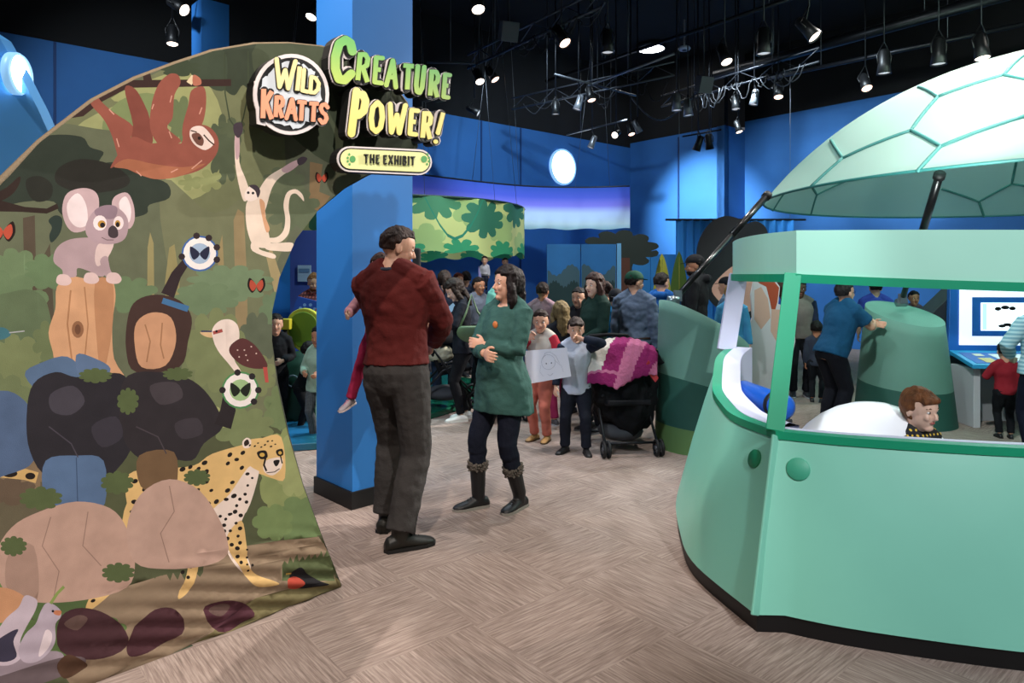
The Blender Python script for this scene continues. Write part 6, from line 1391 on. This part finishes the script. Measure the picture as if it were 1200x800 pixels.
for c_ in ('#8e2460', '#cfc5bc', '#c06c8e'): me.materials.append(cloth(c_, .15, .9, 45))
me.polygons.foreach_set('material_index', mi_); me.polygons.foreach_set('use_smooth', [True]*len(fs)); o = bpy.data.objects.new('patchwork', me); C.objects.link(o); o.parent = t
q_ = o.modifiers.new('t', 'SOLIDIFY'); q_.thickness = .022; q_.offset = 1
mb = MB(); mb.tube([(-.33, -.12, .93), (-.36, -.16, .86), (-.36, -.18, .76), (-.32, -.2, .70)], [.03, .045, .045, .03], 10); mb.build('sleeve_lining', cloth('#b7ab98', .2, .9, 60), t)

# ------------------------------------------------------------------ under the ceiling
Mpipe = mat('dark pipe', '#1b1d22', .4, .6); Mgr = mat('grey metal', '#55595f', .4, .8); Mcab = mat('black cable', '#15161a', .6)
def cpt(px, py, z): Y = (z-EYE)*800/(322-py); return V((gx(px, Y), Y, z))
def hang(name, label, cat_, a, b, r, m, z, drops=2, truss=False):
    A_ = cpt(*a, z); B_ = cpt(*b, z); t = thing(name, label, cat_, tuple(A_)); d = B_-A_
    mb = MB(); mb.tube([V((0, 0, 0)), d], r, 10); mb.build('main_tube', m, t)
    for i in range(drops): f = (i+.5)/drops; mb = MB(); mb.tube([d*f, d*f+V((0, 0, 6.97-z))], .008, 5); mb.build('drop_rod', Mgr, t)
    if truss:
        up = V((0, 0, .22)); mb = MB(); mb.tube([up, d+up], r*.8, 8); mb.build('upper_tube', m, t)
        n_ = int(d.length/.35); mb = MB(); P = [d*(i/n_)+(up if i % 2 else V((0, 0, 0))) for i in range(n_+1)]; mb.tube(P, r*.5, 6); mb.build('lattice', m, t)
    return t
hang('ceiling_pipe', 'thick dark round pipe running under the ceiling above the canopy', 'pipe', (838, 88), (1200, -12), .09, Mpipe, 5.6)
hang('ceiling_pipe', 'thin dark pipe above the thick round pipe, upper right', 'pipe', (640, 95), (1040, -40), .035, Mpipe, 6.0)
hang('ceiling_pipe', 'thin pipe under the thick round pipe, ending above the canopy dome', 'pipe', (900, 92), (1200, 28), .035, Mpipe, 5.2)
hang('lighting_truss', 'grey lattice lighting truss with looped cables, right of the lettering sign', 'lighting truss', (548, 80), (705, 8), .02, Mgr, 5.0, truss=True)
hang('lighting_truss', 'short lattice lighting truss above the violet ribbon', 'lighting truss', (600, 128), (790, 88), .018, Mgr, 4.9, truss=True)
hang('lighting_track', 'straight grey lighting track in front of the round ceiling light', 'lighting track', (690, 100), (790, 63), .02, mat('pale metal', '#8f959c', .4, .7), 4.9, drops=1)
hang('lighting_track', 'cross lighting track left of the round ceiling light', 'lighting track', (650, 87), (745, 112), .018, Mgr, 4.9, drops=1)
hang('lighting_track', 'far lighting track near the room corner', 'lighting track', (664, 158), (735, 140), .02, Mgr, 4.9)
hang('lighting_track', 'lighting track joined to the left end of the long truss', 'lighting track', (500, 73), (556, 74), .018, Mgr, 5.0, drops=1)
hang('lighting_truss', 'long dark lighting truss over the right-hand crowd', 'lighting truss', (775, 125), (960, 72), .02, Mpipe, 5.0, truss=True)
hang('lighting_track', 'black lighting track over the lit patch of the right wall', 'lighting track', (800, 160), (845, 152), .02, Mpipe, 5.0)
rdc = random.Random(31)
def cables(a, b, z, n, label):
    A_ = cpt(*a, z); B_ = cpt(*b, z); t = thing('cable_loops', label, 'cables', tuple(A_)); d = B_-A_
    for i in range(n):
        f0 = rdc.uniform(0, .9); f1 = f0+rdc.uniform(.04, .2); sag = rdc.uniform(.08, .42); P = [d*(f0+(f1-f0)*k/10)+V((rdc.uniform(-.02, .02), 0, -sag*math.sin(PI*k/10)+.03)) for k in range(11)]
        mb = MB(); mb.tube(P, .009, 6); mb.build('cable', Mcab if i % 3 else Mgr, t)
cables((552, 78), (700, 10), 5.0, 16, 'looped cables hanging from the long grey truss'); cables((610, 124), (790, 90), 4.9, 8, 'looped cables hanging from the short truss'); cables((780, 123), (950, 74), 5.0, 16, 'looped cables hanging from the dark truss on the right')
mb = MB(); A_ = cpt(738, 112, 4.9); B_ = cpt(800, 125, 4.9); t = thing('sagging_cable', 'single pale cable sagging below the cross track', 'cable', tuple(A_)); d = B_-A_; mb.tube([d*(k/12)+V((0, 0, -.35*math.sin(PI*k/12))) for k in range(13)], .014, 6); mb.build('cable', Mgr, t)
# spot light fixtures
Mcan = mat('black lamp housing', '#0f1012', .45); Mlens = mat('lit lens', '#ffe9d6', .3, emit=3.5); Mlens_w = mat('warm lit lens', '#ffd0b4', .3, emit=3); Mlens_o = mat('dim lens', '#c9ccd2', .3, emit=.5); Msil = mat('silver housing', '#8e9299', .4, .6)
def fixture(px, py, sz, aim, kind, label, first=None):
    Y = min(12.5, (4.75-EYE)*800/(322-py)); p = V((gx(px, Y), Y, hgt(py, Y))); t = thing('spot_lamp', label, 'spotlight', tuple(p), 0, None); sz *= .8
    d = V(aim).normalized(); q = d.to_track_quat('-Z', 'Y').to_matrix().to_4x4(); s = sz
    mb = MB(); mb.lathe([(.035*s, .17*s), (.055*s, .15*s), (.06*s, .02*s), (.075*s, -.10*s), (.07*s, -.10*s), (.055*s, -.02*s)], seg=16, M=q); mb.build('housing', Msil if kind == 's' else Mcan, t)
    mb = MB(); mb.lathe([(.066*s, -.085*s), (.03*s, -.088*s)], seg=16, M=q); mb.build('lens', {'w': Mlens, 'p': Mlens_w, 'o': Mlens_o, 's': Mlens_o}[kind], t)
    mb = MB(); mb.tube([q @ V((.07*s, 0, .02*s)), q @ V((.08*s, 0, .1*s)), V((0, 0, .26*s)), q @ V((-.08*s, 0, .1*s)), q @ V((-.07*s, 0, .02*s))], .008*s, 6); mb.build('yoke', Mcan, t)
    mb = MB(); mb.tube([V((0, 0, .24*s)), V((0, 0, max(.4, 6.97-p.z)))], .012, 6); mb.build('hanging_rod', Mpipe, t)
spots_ = [(658,44,1.5,(.5,-.5,-1),'p','by the long truss, below its upper end'), (561,91,1.3,(.3,-.6,-1),'w','at the far left end of the long truss'), (577,88,1.3,(.6,-.3,-1),'p','second from the left end of the long truss'), (556,130,1.2,(1,-.2,-.6),'o','low and grey, between the lettering and the back wall'),
 (692,112,1.3,(.2,-.3,-1),'p','where the two tracks cross'), (678,122,1.3,(-.3,0,-1),'s','silver, just left of the crossing tracks'), (651,128,1.2,(0,0,-1),'o','dark, hanging under the short truss'), (793,122,1.5,(0,0,-1),'s','silver, left one of the pair under the dark truss'), (806,128,1.5,(.1,0,-1),'s','silver, right one of the pair under the dark truss'),
 (849,66,1.5,(.2,-.5,-1),'w','left of the thick pipe, upper right'), (948,36,1.6,(.6,-.5,-1),'w','above the thick pipe, near the top edge'), (1014,98,1.5,(0,-.6,-1),'p','just left of the canopy dome top'), (912,108,1.4,(-.1,-.4,-1),'p','third from the right under the thick pipe'), (884,116,1.3,(-.2,0,-1),'s','silver, under the middle of the dark truss'), (862,122,1.3,(0,-.2,-1),'o','dark, left of the silver lamp on the dark truss'),
 (1100,64,1.8,(0,0,-1),'o','dark barrel above the canopy dome'), (1150,58,1.8,(0,-.2,-1),'w','dark barrel at the far right, above the dome'), (895,52,1.7,(0,0,-1),'o','dark barrel below the upper thin pipe'), (1036,76,1.7,(0,0,-1),'o','dark barrel between the pipes, right of centre'), (202,44,1.3,(.1,-.2,-1),'w','above the banner, left of the narrow pillar'), (210,8,1.3,(.9,-.3,-.6),'w','at the top edge above the banner'),
 (367,14,1.2,(-.2,-.5,-1),'w','left one of the pair at the top edge by the pillar'), (383,16,1.2,(.2,-.5,-1),'p','right one of the pair at the top edge by the pillar'), (559,4,1.4,(.2,-.5,-1),'w','alone at the top edge, right of the pillar'), (722,157,1.1,(-.5,-.9,-.5),'w','on the far track near the room corner, left one'), (739,153,1.1,(.2,-.4,-1),'p','on the far track near the room corner, middle one'), (747,150,1.1,(.5,0,-1),'s','on the far track near the room corner, right one'),
 (694,168,1.1,(-.4,0,-1),'s','below the left end of the far track'), (818,170,1.3,(-.3,.3,-1),'o','left black one before the lit wall patch'), (831,168,1.3,(.2,.3,-1),'o','right black one before the lit wall patch'), (712,52,1.5,(0,0,-1),'o','dark, right of the long truss'), (865,150,1.1,(.2,-.3,-1),'w','low, above the wall recess'), (740,148,1.0,(0,-.4,-1),'o','small dark one behind the far track')]
for px, py, sz, aim, kind, where in spots_[:-1]: fixture(px, py, sz, aim, kind, 'ceiling spot lamp '+where)
def speaker_box(px, py, Y, label):
    p = V((gx(px, Y), Y, hgt(py, Y))); t = thing('ceiling_speaker', label, 'speaker', tuple(p), R(20)); mb = MB(); mb.box((0, 0, 0), (.24, .16, .26), M=Matrix.Rotation(R(20), 4, 'X')); mb.build('cabinet', mat('grey cabinet', '#4a4e56', .6), t, bevel=.01); mb = MB(); mb.tube([(0, 0, .1), (0, 0, 6.97-p.z)], .012, 6); mb.build('hanging_rod', Mpipe, t)
speaker_box(596, 37, 9.2, 'grey boxy speaker above the long truss'); speaker_box(825, 99, 11, 'grey boxy speaker above the silver lamp pair')
# round ceiling light and vent
p = cpt(763, 57, 6.9); t = thing('ceiling_downlight', 'bright round white downlight in the black ceiling', 'light', tuple(p)); mb = MB(); mb.lathe([(.34, .05), (.34, -.02), (.31, -.02), (.31, .03)], seg=32); mb.build('ring', Mgr, t); mb = MB(); mb.lathe([(.305, .03), (.305, -.005), (.1, -.01)], seg=32); mb.build('diffuser', mat('bright diffuser', '#ffffff', .3, emit=14), t)
p = cpt(750, 88, 6.9); t = thing('ceiling_vent', 'round dark ceiling vent below the bright downlight', 'vent', tuple(p))
for i, r_ in enumerate((.42, .34, .26, .18, .10)): mb = MB(); mb.tube([(r_*math.cos(a), r_*math.sin(a), -.02*i) for a in [2*PI*k/32 for k in range(33)]], .02, 6); mb.build('vent_ring', mat('dark vent', '#2b2e34', .5), t)
mb = MB(); mb.lathe([(.44, .1), (.44, .02), (.05, .02)], seg=32); mb.build('vent_plate', mat('vent plate', '#131418', .8), t)
for px, py, lab in ((802, 57, 'small pale round smoke detector right of the downlight'), (713, 60, 'pale blue round detector left of the downlight')):
    p = cpt(px, py, 6.3); t = thing('smoke_detector', lab, 'detector', tuple(p)); mb = MB(); mb.lathe([(.02, .6), (.02, .05), (.10, .04), (.13, .0), (.11, -.03)], seg=24); mb.build('detector_body', mat('pale plastic', '#b7bfcc', .5), t); mb = MB(); mb.lathe([(.05, -.028), (.045, -.045)], seg=16); mb.build('sensor_cap', Mgr, t)
